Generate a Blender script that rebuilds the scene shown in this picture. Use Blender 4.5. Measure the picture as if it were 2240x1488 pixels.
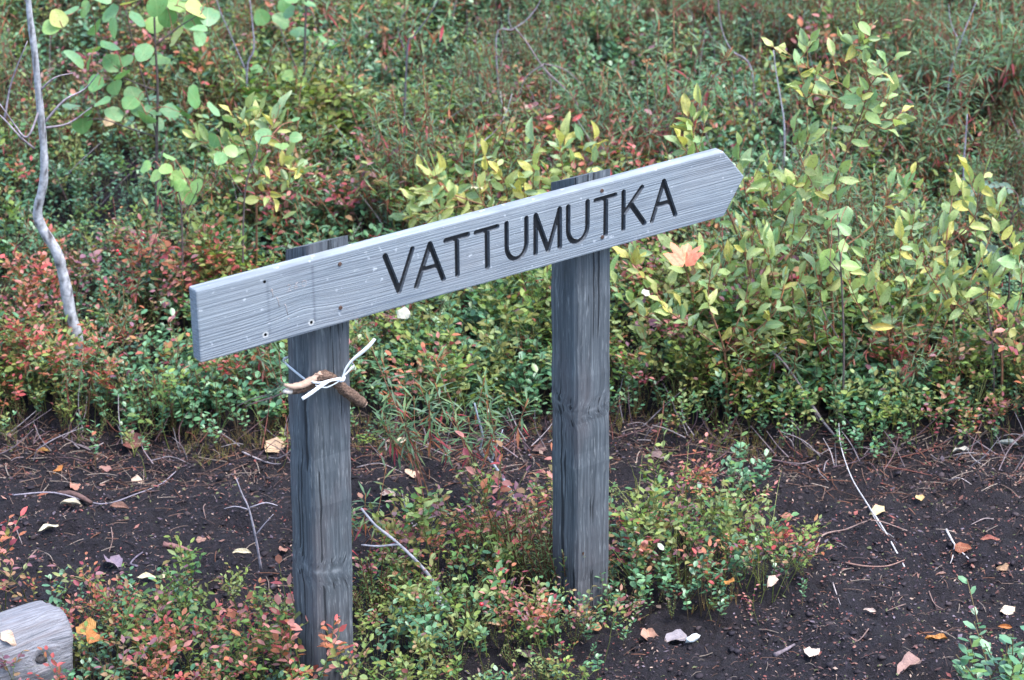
import bpy, bmesh, math, random
import numpy as np
from mathutils import Vector, Matrix

for o in list(bpy.data.objects): bpy.data.objects.remove(o)
scene = bpy.context.scene
col = scene.collection
random.seed(7); rng = np.random.default_rng(7)
R = math.radians

# ------------------------------------------------------------------ camera
CAM = np.array([-2.28615, -4.11156, 2.98419]); YAW, PITCH, ROLL, FPX = 0.598672, 0.435244, -0.003429, 5535.2255
_f = np.array([math.sin(YAW)*math.cos(PITCH), math.cos(YAW)*math.cos(PITCH), -math.sin(PITCH)])
_r = np.array([math.cos(YAW), -math.sin(YAW), 0.0]); _u = np.cross(_r, _f)
_r, _u = math.cos(ROLL)*_r+math.sin(ROLL)*_u, -math.sin(ROLL)*_r+math.cos(ROLL)*_u
cd = bpy.data.cameras.new('camera'); cam = bpy.data.objects.new('camera', cd); col.objects.link(cam)
cam.matrix_world = Matrix(((_r[0], _u[0], -_f[0], CAM[0]), (_r[1], _u[1], -_f[1], CAM[1]), (_r[2], _u[2], -_f[2], CAM[2]), (0, 0, 0, 1)))
cd.sensor_width = 36; cd.lens = FPX/2240*36; cd.clip_start = .05; cd.clip_end = 1500
cd.dof.use_dof = True; cd.dof.focus_distance = 5.75; cd.dof.aperture_fstop = 5.6
scene.camera = cam
# ------------------------------------------------------------------ sky, sun, exposure
SUN_EL, SUN_AZ = R(66), R(145)          # azimuth clockwise from +Y
w = bpy.data.worlds.new('World'); scene.world = w; w.use_nodes = True
nt = w.node_tree; nt.nodes.clear()
sky = nt.nodes.new('ShaderNodeTexSky'); sky.sky_type = 'NISHITA'; sky.sun_disc = False
sky.sun_elevation = SUN_EL; sky.sun_rotation = SUN_AZ; sky.air_density = 1.0; sky.dust_density = 1.6; sky.ozone_density = 1.0
bg = nt.nodes.new('ShaderNodeBackground'); bg.inputs[1].default_value = 0.15
wo = nt.nodes.new('ShaderNodeOutputWorld'); nt.links.new(sky.outputs[0], bg.inputs[0]); nt.links.new(bg.outputs[0], wo.inputs[0])
sl = bpy.data.lights.new('sun', 'SUN'); sl.energy = 1.4; sl.angle = R(30); sl.color = (1.0, .98, .96)
so = bpy.data.objects.new('sun', sl); col.objects.link(so)
sd = Vector((math.sin(SUN_AZ)*math.cos(SUN_EL), math.cos(SUN_AZ)*math.cos(SUN_EL), math.sin(SUN_EL)))
so.rotation_euler = sd.to_track_quat('Z', 'Y').to_euler(); so.location = (0, 0, 6)
vs = scene.view_settings; vs.view_transform = 'Standard'; vs.look = 'None'; vs.gamma = 1; vs.use_curve_mapping = False
vs.exposure = 2.02
scene.cycles.max_bounces = 6; scene.cycles.diffuse_bounces = 3; scene.cycles.glossy_bounces = 2; scene.cycles.transmission_bounces = 3; scene.cycles.transparent_max_bounces = 4

# ------------------------------------------------------------------ helpers
def tag(o, label=None, cat=None, group=None, kind=None):
    if label: o['label'] = label
    if cat: o['category'] = cat
    if group: o['group'] = group
    if kind: o['kind'] = kind
    return o
def empty(name, loc):
    o = bpy.data.objects.new(name, None); o.location = loc; o.empty_display_size = .05; col.objects.link(o); return o
def wloc(o):
    v = np.zeros(3, np.float32)
    while o: v = v+np.array(o.location, dtype=np.float32); o = o.parent
    return v
def mk(name, V, F, mat, parent=None, C=None, smooth=True, origin=None):
    """V in world space; mesh is stored relative to the parent's location (or origin)."""
    V = np.asarray(V, dtype=np.float32); F = np.asarray(F, dtype=np.int32)
    org = wloc(parent) if parent else (np.array(origin, dtype=np.float32) if origin is not None else np.zeros(3, np.float32))
    me = bpy.data.meshes.new(name); n = len(F); k = F.shape[1]
    me.vertices.add(len(V)); me.vertices.foreach_set('co', (V-org).ravel())
    me.loops.add(n*k); me.loops.foreach_set('vertex_index', F.ravel())
    me.polygons.add(n); me.polygons.foreach_set('loop_start', np.arange(n, dtype=np.int32)*k)
    if smooth: me.polygons.foreach_set('use_smooth', np.ones(n, dtype=bool))
    if C is not None:
        a = me.color_attributes.new('col', 'FLOAT_COLOR', 'POINT')
        c4 = np.ones((len(V), 4), np.float32); c4[:, :3] = C; a.data.foreach_set('color', c4.ravel())
    me.update(calc_edges=True); me.materials.append(mat)
    o = bpy.data.objects.new(name, me); col.objects.link(o)
    if parent: o.parent = parent
    elif origin is not None: o.location = origin
    return o
def bm_obj(name, bm, mat, parent=None, smooth=False):
    me = bpy.data.meshes.new(name); bm.normal_update(); bm.to_mesh(me); bm.free()
    me.materials.append(mat)
    if smooth:
        for p in me.polygons: p.use_smooth = True
    o = bpy.data.objects.new(name, me); col.objects.link(o)
    if parent: o.parent = parent
    return o
def joinm(parts):
    V = []; F = []; C = []; n = 0
    for v, f, c in parts:
        V.append(v); F.append(np.asarray(f)+n); C.append(np.broadcast_to(c, (len(v), np.shape(c)[-1]))); n += len(v)
    return np.concatenate(V), np.concatenate(F), np.concatenate(C)

# value noise
_perm = np.random.default_rng(3).random((256, 256))
def vnoise(x, y):
    xi = np.floor(x).astype(int); yi = np.floor(y).astype(int); fx = x-xi; fy = y-yi
    fx = fx*fx*(3-2*fx); fy = fy*fy*(3-2*fy); h = lambda a, b: _perm[a & 255, b & 255]
    return (h(xi, yi)*(1-fx)+h(xi+1, yi)*fx)*(1-fy)+(h(xi, yi+1)*(1-fx)+h(xi+1, yi+1)*fx)*fy-.5
def fbm(x, y, o=4):
    s = 0; a = 1.
    for i in range(o): s = s+a*vnoise(x*2**i+17*i, y*2**i+5*i); a *= .5
    return s
HV = np.array([math.sin(YAW), math.cos(YAW)])           # walking direction from the viewer into the heath
def sstep(a, b, x):
    t = np.clip((x-a)/(b-a), 0, 1); return t*t*(3-2*t)
def gz(x, y):
    x = np.asarray(x, float); y = np.asarray(y, float)
    s = x*HV[0]+y*HV[1]; far = np.clip(s-1.15, 0, 60)
    z = -.09+.10*np.where(far < .4, far*far/.8, far-.2)*np.exp(-far/60)
    z = z+.10*fbm(x*.7+3, y*.7+8, 2)*sstep(.9, 2.2, s)
    return z
def ray(px, py):
    return _f+_r*(px-1120)/FPX-_u*(py-744)/FPX
def G(px, py):
    """ground point seen at a photo pixel"""
    d = ray(px, py); k = (-.09-CAM[2])/d[2]
    for _ in range(25):
        X = CAM+k*d; k = k*.5+.5*(float(gz(X[0], X[1]))-CAM[2])/d[2]
    X = CAM+k*d; X[2] = float(gz(X[0], X[1])); return X
def on(base, px, py, off=0.):
    """point seen at a pixel on the upright plane that faces the viewer through base (off metres behind it)"""
    d = ray(px, py); n = np.array([HV[0], HV[1], 0]); k = ((np.asarray(base)-CAM)@n+off)/(d@n); return CAM+k*d
def pix(P):
    d = P-CAM; z = d@_f; return 1120+FPX*(d@_r)/z, 744-FPX*(d@_u)/z

def tube(pts, rad, sides=5, color=(.2, .2, .2), cap=True):
    P = np.asarray(pts, float); n = len(P); rad = np.broadcast_to(np.asarray(rad, float), (n,))
    T = np.gradient(P, axis=0); T /= np.linalg.norm(T, axis=1)[:, None]+1e-9
    ref = np.array([0.31, .17, .93]); ref = ref if abs(T[0]@ref) < .9 else np.array([1., 0, 0])
    V = []
    for i in range(n):
        a = np.cross(T[i], ref); a /= np.linalg.norm(a)+1e-9; b = np.cross(T[i], a)
        for k in range(sides):
            q = 2*math.pi*k/sides; V.append(P[i]+rad[i]*(math.cos(q)*a+math.sin(q)*b))
    F = []
    for i in range(n-1):
        for k in range(sides):
            a = i*sides+k; b = i*sides+(k+1) % sides
            F += [(a, b, b+sides), (a, b+sides, a+sides)]
    if cap:
        for base, P0 in ((0, P[0]), ((n-1)*sides, P[-1])):
            V.append(P0); c = len(V)-1
            for k in range(sides):
                t = (base+k, base+(k+1) % sides, c); F.append(t if base else t[::-1])
    return np.array(V), np.array(F), np.array(color, float)[None]
def smooth_path(pts, n=4):
    P = np.asarray(pts, float)
    if len(P) < 3: return P
    Q = np.vstack([2*P[0]-P[1], P, 2*P[-1]-P[-2]]); out = []
    for i in range(1, len(Q)-2):
        for t in np.linspace(0, 1, n, endpoint=False):
            a, b, c, d = Q[i-1:i+3]
            out.append(.5*((2*b)+(-a+c)*t+(2*a-5*b+4*c-d)*t*t+(-a+3*b-3*c+d)*t**3))
    out.append(P[-1]); return np.array(out)
def frame(d, nrm):
    d = d/(np.linalg.norm(d)+1e-9); x = np.cross(d, nrm); l = np.linalg.norm(x)
    if l < 1e-4: x = np.cross(d, [1, .2, .1]); l = np.linalg.norm(x)
    x /= l; z = np.cross(x, d); return np.stack([x, d, z], 1)      # columns: across, along, normal
def leaf(L, W, prof=((.28, .8), (.65, .9)), fold=.25, curl=.2, p=None, d=None, nrm=None):
    """small leaf: base, rows of three, tip"""
    v = [(0, 0, 0)]
    for t, ww in prof:
        z = -curl*L*t*t
        v += [(-W*.5*ww, t*L, z+fold*W*.5*ww), (0, t*L, z), (W*.5*ww, t*L, z+fold*W*.5*ww)]
    v.append((0, L, -curl*L)); v = np.array(v); n = len(prof)
    f = [(0, 2, 1), (0, 3, 2)]
    for i in range(n-1):
        a = 1+3*i; f += [(a, a+1, a+4), (a, a+4, a+3), (a+1, a+2, a+5), (a+1, a+5, a+4)]
    a = 1+3*(n-1); e = len(v)-1; f += [(a, a+1, e), (a+1, a+2, e)]
    if d is not None: v = v@frame(np.asarray(d, float), np.asarray(nrm, float)).T+np.asarray(p)
    return v, np.array(f)
def leaf4(L, W, prof=((.3, .8), (.66, .9)), fold=.25, curl=.2, p=None, d=None, nrm=None):
    (t1, w1), (t2, w2) = prof; z1, z2 = -curl*L*t1*t1+fold*W*.5*w1, -curl*L*t2*t2+fold*W*.5*w2
    v = np.array([(0, 0, 0), (-W*.5*w1, t1*L, z1), (-W*.5*w2, t2*L, z2), (0, L, -curl*L), (W*.5*w2, t2*L, z2), (W*.5*w1, t1*L, z1)])
    v = v@frame(np.asarray(d, float), np.asarray(nrm, float)).T+np.asarray(p)
    return v, np.array([(0, 2, 1), (0, 3, 2), (0, 4, 3), (0, 5, 4)])
def leaf2(L, W, curl=.2, p=None, d=None, nrm=None):
    v = np.array([(0, 0, 0), (-W*.5, .5*L, -curl*L*.25), (0, L, -curl*L), (W*.5, .5*L, -curl*L*.25)])@frame(np.asarray(d, float), np.asarray(nrm, float)).T+np.asarray(p)
    return v, np.array([(0, 2, 1), (0, 3, 2)])
def rdir(az, el):
    return np.array([math.cos(az)*math.cos(el), math.sin(az)*math.cos(el), math.sin(el)])
U = random.uniform
UPV0 = np.array([0, 0, 1.])

# ------------------------------------------------------------------ materials
def nmat(name):
    m = bpy.data.materials.new(name); m.use_nodes = True; t = m.node_tree
    return m, t, t.nodes['Principled BSDF']
def N(t, typ, **kw):
    n = t.nodes.new(typ)
    for k, v in kw.items(): setattr(n, k, v)
    return n
def ramp(t, src, stops):
    r = N(t, 'ShaderNodeValToRGB'); e = r.color_ramp.elements
    while len(e) < len(stops): e.new(.5)
    for el, (p, c) in zip(e, stops):
        el.position = p; el.color = (*c, 1) if len(c) == 3 else c
    t.links.new(src, r.inputs[0]); return r.outputs[0]
def noise(t, vec, scale, detail=4, rough=.55, dist=0):
    n = N(t, 'ShaderNodeTexNoise'); n.inputs['Scale'].default_value = scale; n.inputs['Detail'].default_value = detail
    n.inputs['Roughness'].default_value = rough; n.inputs['Distortion'].default_value = dist
    t.links.new(vec, n.inputs['Vector']); return n.outputs['Fac']
def mapping(t, vec, scale=(1, 1, 1), loc=(0, 0, 0)):
    m = N(t, 'ShaderNodeMapping'); m.inputs['Scale'].default_value = scale; m.inputs['Location'].default_value = loc
    t.links.new(vec, m.inputs['Vector']); return m.outputs[0]
def mix(t, fac, a, b, typ='MIX'):
    m = N(t, 'ShaderNodeMix', data_type='RGBA', blend_type=typ)
    for i, s in ((0, fac), (6, a), (7, b)):
        if hasattr(s, 'links'): t.links.new(s, m.inputs[i])
        else: m.inputs[i].default_value = s if i == 0 else (*s, 1)
    return m.outputs[2]
def math_(t, op, a, b=None):
    m = N(t, 'ShaderNodeMath', operation=op)
    for i, s in ((0, a), (1, b)):
        if s is None: continue
        if hasattr(s, 'links'): t.links.new(s, m.inputs[i])
        else: m.inputs[i].default_value = s
    return m.outputs[0]
def bump(t, h, b, strength=.5, dist=.002):
    n = N(t, 'ShaderNodeBump'); n.inputs['Strength'].default_value = strength; n.inputs['Distance'].default_value = dist
    t.links.new(h, n.inputs['Height']); t.links.new(n.outputs[0], b.inputs['Normal']); return n

def leaf_mat(name, rough, spec, trans, per_object=False):
    m, t, b = nmat(name); out = t.nodes['Material Output']
    tc = N(t, 'ShaderNodeTexCoord')
    if per_object:
        src = N(t, 'ShaderNodeObjectInfo').outputs['Color']
        sx = N(t, 'ShaderNodeSeparateXYZ'); t.links.new(tc.outputs['Object'], sx.inputs[0])
        ax = math_(t, 'ABSOLUTE', sx.outputs[0])
        rib = ramp(t, math_(t, 'DIVIDE', ax, .02), [(0, (1, 1, 1)), (1, (0, 0, 0))])
        # side veins: bands slanting forward from the midrib
        vein = math_(t, 'SINE', math_(t, 'MULTIPLY', math_(t, 'SUBTRACT', sx.outputs[1], math_(t, 'MULTIPLY', ax, .7)), 60.))
        vv = ramp(t, vein, [(.72, (0, 0, 0)), (1., (1, 1, 1))])
        blot = noise(t, tc.outputs['Object'], 3.2, 3)
        c = mix(t, ramp(t, blot, [(.35, (0, 0, 0)), (.75, (.55, .55, .55))]), src, mix(t, .5, src, (.32, .30, .06)))
        c = mix(t, math_(t, 'MULTIPLY', rib, .55), c, mix(t, .5, c, (.62, .62, .38)))
        c = mix(t, math_(t, 'MULTIPLY', vv, .09), c, mix(t, .5, c, (.55, .58, .32)))
        spots = noise(t, mapping(t, tc.outputs['Object'], loc=(4, 2, 1)), 14, 2)
        c = mix(t, ramp(t, spots, [(.60, (0, 0, 0)), (.68, (.85, .85, .85))]), c, mix(t, .7, c, (.10, .05, .02)))
        bump(t, vein, b, .08, .02)
    else:
        a = N(t, 'ShaderNodeAttribute', attribute_name='col'); src = a.outputs['Color']
        nz = noise(t, tc.outputs['Object'], 55, 3)
        c = mix(t, 1., src, ramp(t, nz, [(.25, (.72, .72, .72)), (.75, (1.25, 1.25, 1.25))]), 'MULTIPLY')
    t.links.new(c, b.inputs['Base Color']); b.inputs['Roughness'].default_value = rough
    b.inputs['Specular IOR Level'].default_value = spec
    tr = N(t, 'ShaderNodeBsdfTranslucent'); t.links.new(mix(t, 1., c, (1.25, 1.3, .75), 'MULTIPLY'), tr.inputs[0])
    ms = N(t, 'ShaderNodeMixShader'); ms.inputs[0].default_value = trans
    t.links.new(b.outputs[0], ms.inputs[1]); t.links.new(tr.outputs[0], ms.inputs[2]); t.links.new(ms.outputs[0], out.inputs[0])
    return m
M_soft = leaf_mat('leaf_soft', .55, .4, .28)
M_gloss = leaf_mat('leaf_leathery', .36, .6, .12)
M_leaf = leaf_mat('leaf_single', .42, .5, .3, True)

def fallen_mat():
    m, t, b = nmat('leaf_fallen'); tc = N(t, 'ShaderNodeTexCoord'); ob = N(t, 'ShaderNodeObjectInfo')
    sx = N(t, 'ShaderNodeSeparateXYZ'); t.links.new(tc.outputs['Object'], sx.inputs[0]); ax = math_(t, 'ABSOLUTE', sx.outputs[0])
    vein = math_(t, 'SINE', math_(t, 'MULTIPLY', math_(t, 'SUBTRACT', sx.outputs[1], math_(t, 'MULTIPLY', ax, .8)), 50.))
    mp = N(t, 'ShaderNodeVectorMath', operation='ADD'); t.links.new(tc.outputs['Object'], mp.inputs[0]); t.links.new(ob.outputs['Location'], mp.inputs[1])
    bl = noise(t, mp.outputs[0], 3, 4); c = mix(t, ramp(t, bl, [(.52, (0, 0, 0)), (.8, (.7, .7, .7))]), ob.outputs['Color'], mix(t, .55, ob.outputs['Color'], (.12, .06, .03)))
    c = mix(t, ramp(t, math_(t, 'DIVIDE', ax, .025), [(0, (.5, .5, .5)), (1, (0, 0, 0))]), c, mix(t, .5, c, (.7, .55, .3)))
    t.links.new(c, b.inputs['Base Color']); b.inputs['Roughness'].default_value = .6
    bump(t, math_(t, 'ADD', math_(t, 'MULTIPLY', vein, .03), bl), b, .3, .06); return m
M_fallen = fallen_mat()

def wood_board():
    m, t, b = nmat('weathered_board'); tc = N(t, 'ShaderNodeTexCoord').outputs['Object']
    sx = N(t, 'ShaderNodeSeparateXYZ'); t.links.new(tc, sx.inputs[0])
    # grain flows round a hidden knot near the left post
    kx = math_(t, 'SUBTRACT', sx.outputs[0], .235); kz = math_(t, 'SUBTRACT', sx.outputs[2], .062)
    d2 = math_(t, 'ADD', math_(t, 'MULTIPLY', math_(t, 'MULTIPLY', kx, kx), 320.), math_(t, 'MULTIPLY', math_(t, 'MULTIPLY', kz, kz), 900.))
    push = math_(t, 'DIVIDE', .013, math_(t, 'ADD', d2, 1.))
    low = noise(t, mapping(t, tc, (2.2, 3, 5)), 1.0, 2)
    z2 = math_(t, 'ADD', math_(t, 'SUBTRACT', sx.outputs[2], push), math_(t, 'MULTIPLY', low, .008))
    cx = N(t, 'ShaderNodeCombineXYZ'); t.links.new(sx.outputs[0], cx.inputs[0]); t.links.new(sx.outputs[1], cx.inputs[1]); t.links.new(z2, cx.inputs[2])
    g1 = noise(t, mapping(t, cx.outputs[0], (2.0, 60, 230)), 1.0, 3, .6)
    g2 = noise(t, mapping(t, cx.outputs[0], (.8, 30, 70), (3, 1, 9)), 1.0, 2, .5)
    g3 = noise(t, mapping(t, cx.outputs[0], (14, 120, 800)), 1.0, 2, .6)
    blot = noise(t, mapping(t, tc, (5, 5, 9)), 1.0, 4, .6)
    # late-wood bands, stronger towards the lower edge where the growth rings are wide
    lowe = ramp(t, sx.outputs[2], [(.02, (1, 1, 1)), (.10, (.35, .35, .35))])
    wv = math_(t, 'SINE', math_(t, 'MULTIPLY', math_(t, 'ADD', z2, math_(t, 'MULTIPLY', g2, .020)), 1050.))
    band = ramp(t, wv, [(.25, (0, 0, 0)), (.95, (1, 1, 1))])
    c = ramp(t, g1, [(.30, (.145, .165, .185)), (.47, (.225, .255, .280)), (.72, (.285, .318, .342))])
    c = mix(t, math_(t, 'MULTIPLY', math_(t, 'MULTIPLY', band, lowe), ramp(t, noise(t, mapping(t, tc, (3, 8, 22), (5, 5, 5)), 1.0, 3), [(.35, (.15, .15, .15)), (.65, (.85, .85, .85))])), c, (.095, .120, .160))
    c = mix(t, ramp(t, g3, [(.35, (.30, .30, .30)), (.6, (0, 0, 0))]), c, mix(t, .55, c, (.12, .13, .17)))
    c = mix(t, ramp(t, blot, [(.42, (0, 0, 0)), (.70, (.55, .55, .55))]), c, mix(t, .5, c, (.29, .285, .29)))
    st_ = noise(t, mapping(t, tc, (4, 6, 14), (9, 2, 6)), 1.0, 5, .65)
    c = mix(t, ramp(t, st_, [(.50, (0, 0, 0)), (.72, (.6, .6, .6))]), c, (.125, .140, .165))
    for vx, z0, z1, am in ((.262, .02, .145, .55), (.158, .02, .14, .35)):     # old water stains where another plate once sat
        q = math_(t, 'DIVIDE', math_(t, 'SUBTRACT', sx.outputs[0], vx), .0035); bell = math_(t, 'POWER', 2.718, math_(t, 'MULTIPLY', math_(t, 'MULTIPLY', q, q), -1.))
        inz = math_(t, 'MULTIPLY', math_(t, 'GREATER_THAN', sx.outputs[2], z0), math_(t, 'LESS_THAN', sx.outputs[2], z1))
        c = mix(t, math_(t, 'MULTIPLY', math_(t, 'MULTIPLY', bell, inz), math_(t, 'MULTIPLY', blot, am*1.6)), c, (.07, .08, .11))
    for nx_, nz_ in ((.1478, .0224), (.2538, .0213)):                          # pale ring round the old nail holes
        qx = math_(t, 'SUBTRACT', sx.outputs[0], nx_); qz = math_(t, 'SUBTRACT', sx.outputs[2], nz_); q = math_(t, 'SQRT', math_(t, 'ADD', math_(t, 'MULTIPLY', qx, qx), math_(t, 'MULTIPLY', qz, qz)))
        c = mix(t, math_(t, 'MULTIPLY', math_(t, 'LESS_THAN', q, .0072), .7), c, (.50, .50, .48))
    ins = N(t, 'ShaderNodeTexNoise'); ins.inputs['Scale'].default_value = 60; t.links.new(tc, ins.inputs['Vector'])
    c = mix(t, ramp(t, ins.outputs['Fac'], [(.66, (0, 0, 0)), (.73, (.5, .5, .5))]), c, (.62, .65, .68))
    t.links.new(c, b.inputs['Base Color']); b.inputs['Roughness'].default_value = .82; b.inputs['Specular IOR Level'].default_value = .25
    h = math_(t, 'SUBTRACT', math_(t, 'ADD', g1, math_(t, 'MULTIPLY', g3, .5)), math_(t, 'MULTIPLY', band, .25))
    bump(t, h, b, .7, .0025); return m
def wood_post(seed, kz=.3, kc=(0, 0)):
    m, t, b = nmat('weathered_post'); t0 = N(t, 'ShaderNodeTexCoord').outputs['Object']; sx = N(t, 'ShaderNodeSeparateXYZ'); t.links.new(t0, sx.inputs[0])
    dx = math_(t, 'SUBTRACT', sx.outputs[0], kc[0]); dy = math_(t, 'SUBTRACT', sx.outputs[1], kc[1])
    rr = math_(t, 'SQRT', math_(t, 'ADD', math_(t, 'MULTIPLY', dx, dx), math_(t, 'MULTIPLY', dy, dy)))
    zz = math_(t, 'SUBTRACT', math_(t, 'SUBTRACT', sx.outputs[2], kz), math_(t, 'MULTIPLY', rr, .22))
    bell = math_(t, 'POWER', 2.718, math_(t, 'MULTIPLY', math_(t, 'MULTIPLY', zz, zz), -1400.)); thin = math_(t, 'POWER', 2.718, math_(t, 'MULTIPLY', math_(t, 'MULTIPLY', zz, zz), -26000.))
    cx = N(t, 'ShaderNodeCombineXYZ'); t.links.new(math_(t, 'ADD', sx.outputs[0], math_(t, 'MULTIPLY', bell, .012)), cx.inputs[0]); t.links.new(math_(t, 'ADD', sx.outputs[1], math_(t, 'MULTIPLY', bell, -.010)), cx.inputs[1]); t.links.new(sx.outputs[2], cx.inputs[2])
    tc = mapping(t, cx.outputs[0], loc=(seed*.37, seed*.11, 0))
    g1 = noise(t, mapping(t, tc, (170, 170, 4)), 1.0, 4, .6)
    g2 = noise(t, mapping(t, tc, (190, 190, 17), (seed, 2, 1)), 1.0, 3, .65)
    g3 = noise(t, mapping(t, tc, (60, 60, 2.2), (1, seed, 7)), 1.0, 2)
    crk = ramp(t, noise(t, mapping(t, tc, (95, 95, 1.3), (seed, 8, 3)), 1.0, 1), [(.645, (0, 0, 0)), (.67, (1, 1, 1))])
    foot = math_(t, 'MULTIPLY', ramp(t, math_(t, 'ADD', sx.outputs[2], math_(t, 'MULTIPLY', noise(t, tc, 14, 3), .35)), [(.22, (1, 1, 1)), (.52, (0, 0, 0))]), .6)
    blot = noise(t, mapping(t, tc, (9, 9, 3)), 1.0, 4)
    c = ramp(t, g1, [(.32, (.046, .053, .060)), (.52, (.082, .094, .105)), (.74, (.128, .142, .154))])
    c = mix(t, ramp(t, g2, [(.56, (0, 0, 0)), (.72, (.7, .7, .7))]), c, (.225, .24, .25))
    c = mix(t, ramp(t, g3, [(.55, (0, 0, 0)), (.72, (.6, .6, .6))]), c, (.040, .046, .056))
    c = mix(t, ramp(t, blot, [(.5, (0, 0, 0)), (.8, (.5, .5, .5))]), c, (.12, .085, .085))
    c = mix(t, foot, c, mix(t, .5, c, (.095, .065, .060)))
    c = mix(t, math_(t, 'MULTIPLY', crk, .85), c, (.012, .013, .016))
    c = mix(t, math_(t, 'MULTIPLY', thin, ramp(t, noise(t, tc, 45, 3), [(.40, (0, 0, 0)), (.65, (.55, .55, .55))])), c, (.27, .28, .29))
    t.links.new(c, b.inputs['Base Color']); b.inputs['Roughness'].default_value = .85; b.inputs['Specular IOR Level'].default_value = .25
    bump(t, math_(t, 'ADD', math_(t, 'MULTIPLY', g1, .5), math_(t, 'SUBTRACT', math_(t, 'ADD', g2, math_(t, 'MULTIPLY', thin, .25)), crk)), b, .6, .002); return m
def plain(name, c, rough=.6, spec=.4, var=.25, scale=40, bmp=.0):
    m, t, b = nmat(name); tc = N(t, 'ShaderNodeTexCoord').outputs['Object']; n = noise(t, tc, scale, 4)
    cc = ramp(t, n, [(.25, tuple(x*(1-var) for x in c)), (.75, tuple(min(1, x*(1+var)) for x in c))])
    t.links.new(cc, b.inputs['Base Color']); b.inputs['Roughness'].default_value = rough; b.inputs['Specular IOR Level'].default_value = spec
    if bmp: bump(t, n, b, .7, bmp)
    return m
def vcol(name, rough=.8, scale=70, bmp=.001):
    m, t, b = nmat(name); tc = N(t, 'ShaderNodeTexCoord').outputs['Object']; a = N(t, 'ShaderNodeAttribute', attribute_name='col').outputs['Color']
    n = noise(t, tc, scale, 4); c = mix(t, 1., a, ramp(t, n, [(.3, (.6, .6, .6)), (.72, (1.35, 1.35, 1.35))]), 'MULTIPLY')
    t.links.new(c, b.inputs['Base Color']); b.inputs['Roughness'].default_value = rough; b.inputs['Specular IOR Level'].default_value = .25
    bump(t, n, b, .6, bmp); return m
M_twig = vcol('twig_bark', .8, 90)
M_litter = vcol('litter', .8, 120)
M_paint = plain('black_paint', (.010, .011, .014), .55, .4, .4, 120, .0006)
M_groove = plain('groove_wood', (.13, .145, .165), .85, .2, .4, 150, .001)
M_rust = plain('rusty_steel', (.085, .048, .035), .6, .4, .5, 300, .0006)
M_scratch = plain('scratched_wood', (.44, .36, .33), .8, .2, .1, 50)
M_white = plain('white_plastic', (.66, .68, .69), .4, .45, .12, 90)
M_bark = plain('branch_bark', (.135, .085, .062), .85, .2, .8, 210, .006)
M_bare = plain('bare_wood', (.40, .27, .20), .7, .3, .3, 90, .002)
M_pale = plain('broken_wood', (.60, .52, .44), .7, .3, .08, 90, .001)
M_berry = plain('red_berry', (.42, .012, .022), .22, .6, .2, 80)
M_bberry = plain('blue_berry', (.03, .045, .10), .45, .5, .3, 80)
M_lichen = plain('pale_lichen', (.60, .66, .62), .9, .2, .25, 120, .002)

def soil_mat():
    m, t, b = nmat('peat_soil'); tc = N(t, 'ShaderNodeTexCoord').outputs['Object']
    n1 = noise(t, tc, 3.0, 5, .6); n2 = noise(t, tc, 90, 5, .7); n3 = noise(t, mapping(t, tc, (30, 75, 30)), 1.0, 4, .65); n4 = noise(t, tc, 240, 3, .7)
    c = ramp(t, n2, [(.28, (.0035, .0028, .0042)), (.52, (.0125, .0092, .0142)), (.78, (.042, .031, .044))])
    c = mix(t, ramp(t, n1, [(.40, (0, 0, 0)), (.68, (.6, .6, .6))]), c, mix(t, .5, c, (.035, .024, .023)))
    c = mix(t, ramp(t, n3, [(.60, (0, 0, 0)), (.72, (.6, .6, .6))]), c, (.055, .035, .032))
    c = mix(t, ramp(t, n4, [(.70, (0, 0, 0)), (.76, (.6, .6, .6))]), c, (.20, .13, .11))
    t.links.new(c, b.inputs['Base Color']); b.inputs['Roughness'].default_value = .8; b.inputs['Specular IOR Level'].default_value = .35
    bump(t, math_(t, 'ADD', n2, math_(t, 'MULTIPLY', n4, .5)), b, 1.0, .022); return m
M_soil = soil_mat()

# ------------------------------------------------------------------ ground: one sheet out to the horizon
def axis(lo, hi, step, far):
    a = list(np.arange(lo, hi, step)); s = step; x = a[-1]
    while x < far: s *= 1.18; x += s; a.append(x)
    s = step; x = a[0]; b = []
    while x > -far: s *= 1.18; x -= s; b.append(x)
    return np.array(b[::-1]+a)
ax_ = axis(-1.1, 2.9, .0125, 500); ay_ = axis(-1.4, 2.0, .0125, 500)
GX, GY = np.meshgrid(ax_, ay_)
near = sstep(8, 4, np.hypot(GX-.8, GY-.4))
GZ = gz(GX, GY)+near*(.030*fbm(GX*4, GY*4, 3)+.046*np.abs(fbm(GX*13, GY*16, 3))+.016*fbm(GX*36, GY*40, 2)-.018)
nx, ny = len(ax_), len(ay_); I = np.arange(nx*ny).reshape(ny, nx)
F4 = np.stack([I[:-1, :-1], I[:-1, 1:], I[1:, 1:], I[1:, :-1]], -1).reshape(-1, 4)
g = mk('ground', np.stack([GX, GY, GZ], -1).reshape(-1, 3), F4, M_soil)
tag(g, 'dark peaty soil of the trampled path and the heath', 'ground', kind='structure')
from bisect import bisect_right
def gsurf(x, y):
    """height of the built ground sheet"""
    i = min(max(bisect_right(ax_, x)-1, 0), nx-2); j = min(max(bisect_right(ay_, y)-1, 0), ny-2)
    fx = (x-ax_[i])/(ax_[i+1]-ax_[i]); fy = (y-ay_[j])/(ay_[j+1]-ay_[j])
    return float((GZ[j, i]*(1-fx)+GZ[j, i+1]*fx)*(1-fy)+(GZ[j+1, i]*(1-fx)+GZ[j+1, i+1]*fx)*fy)

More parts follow.
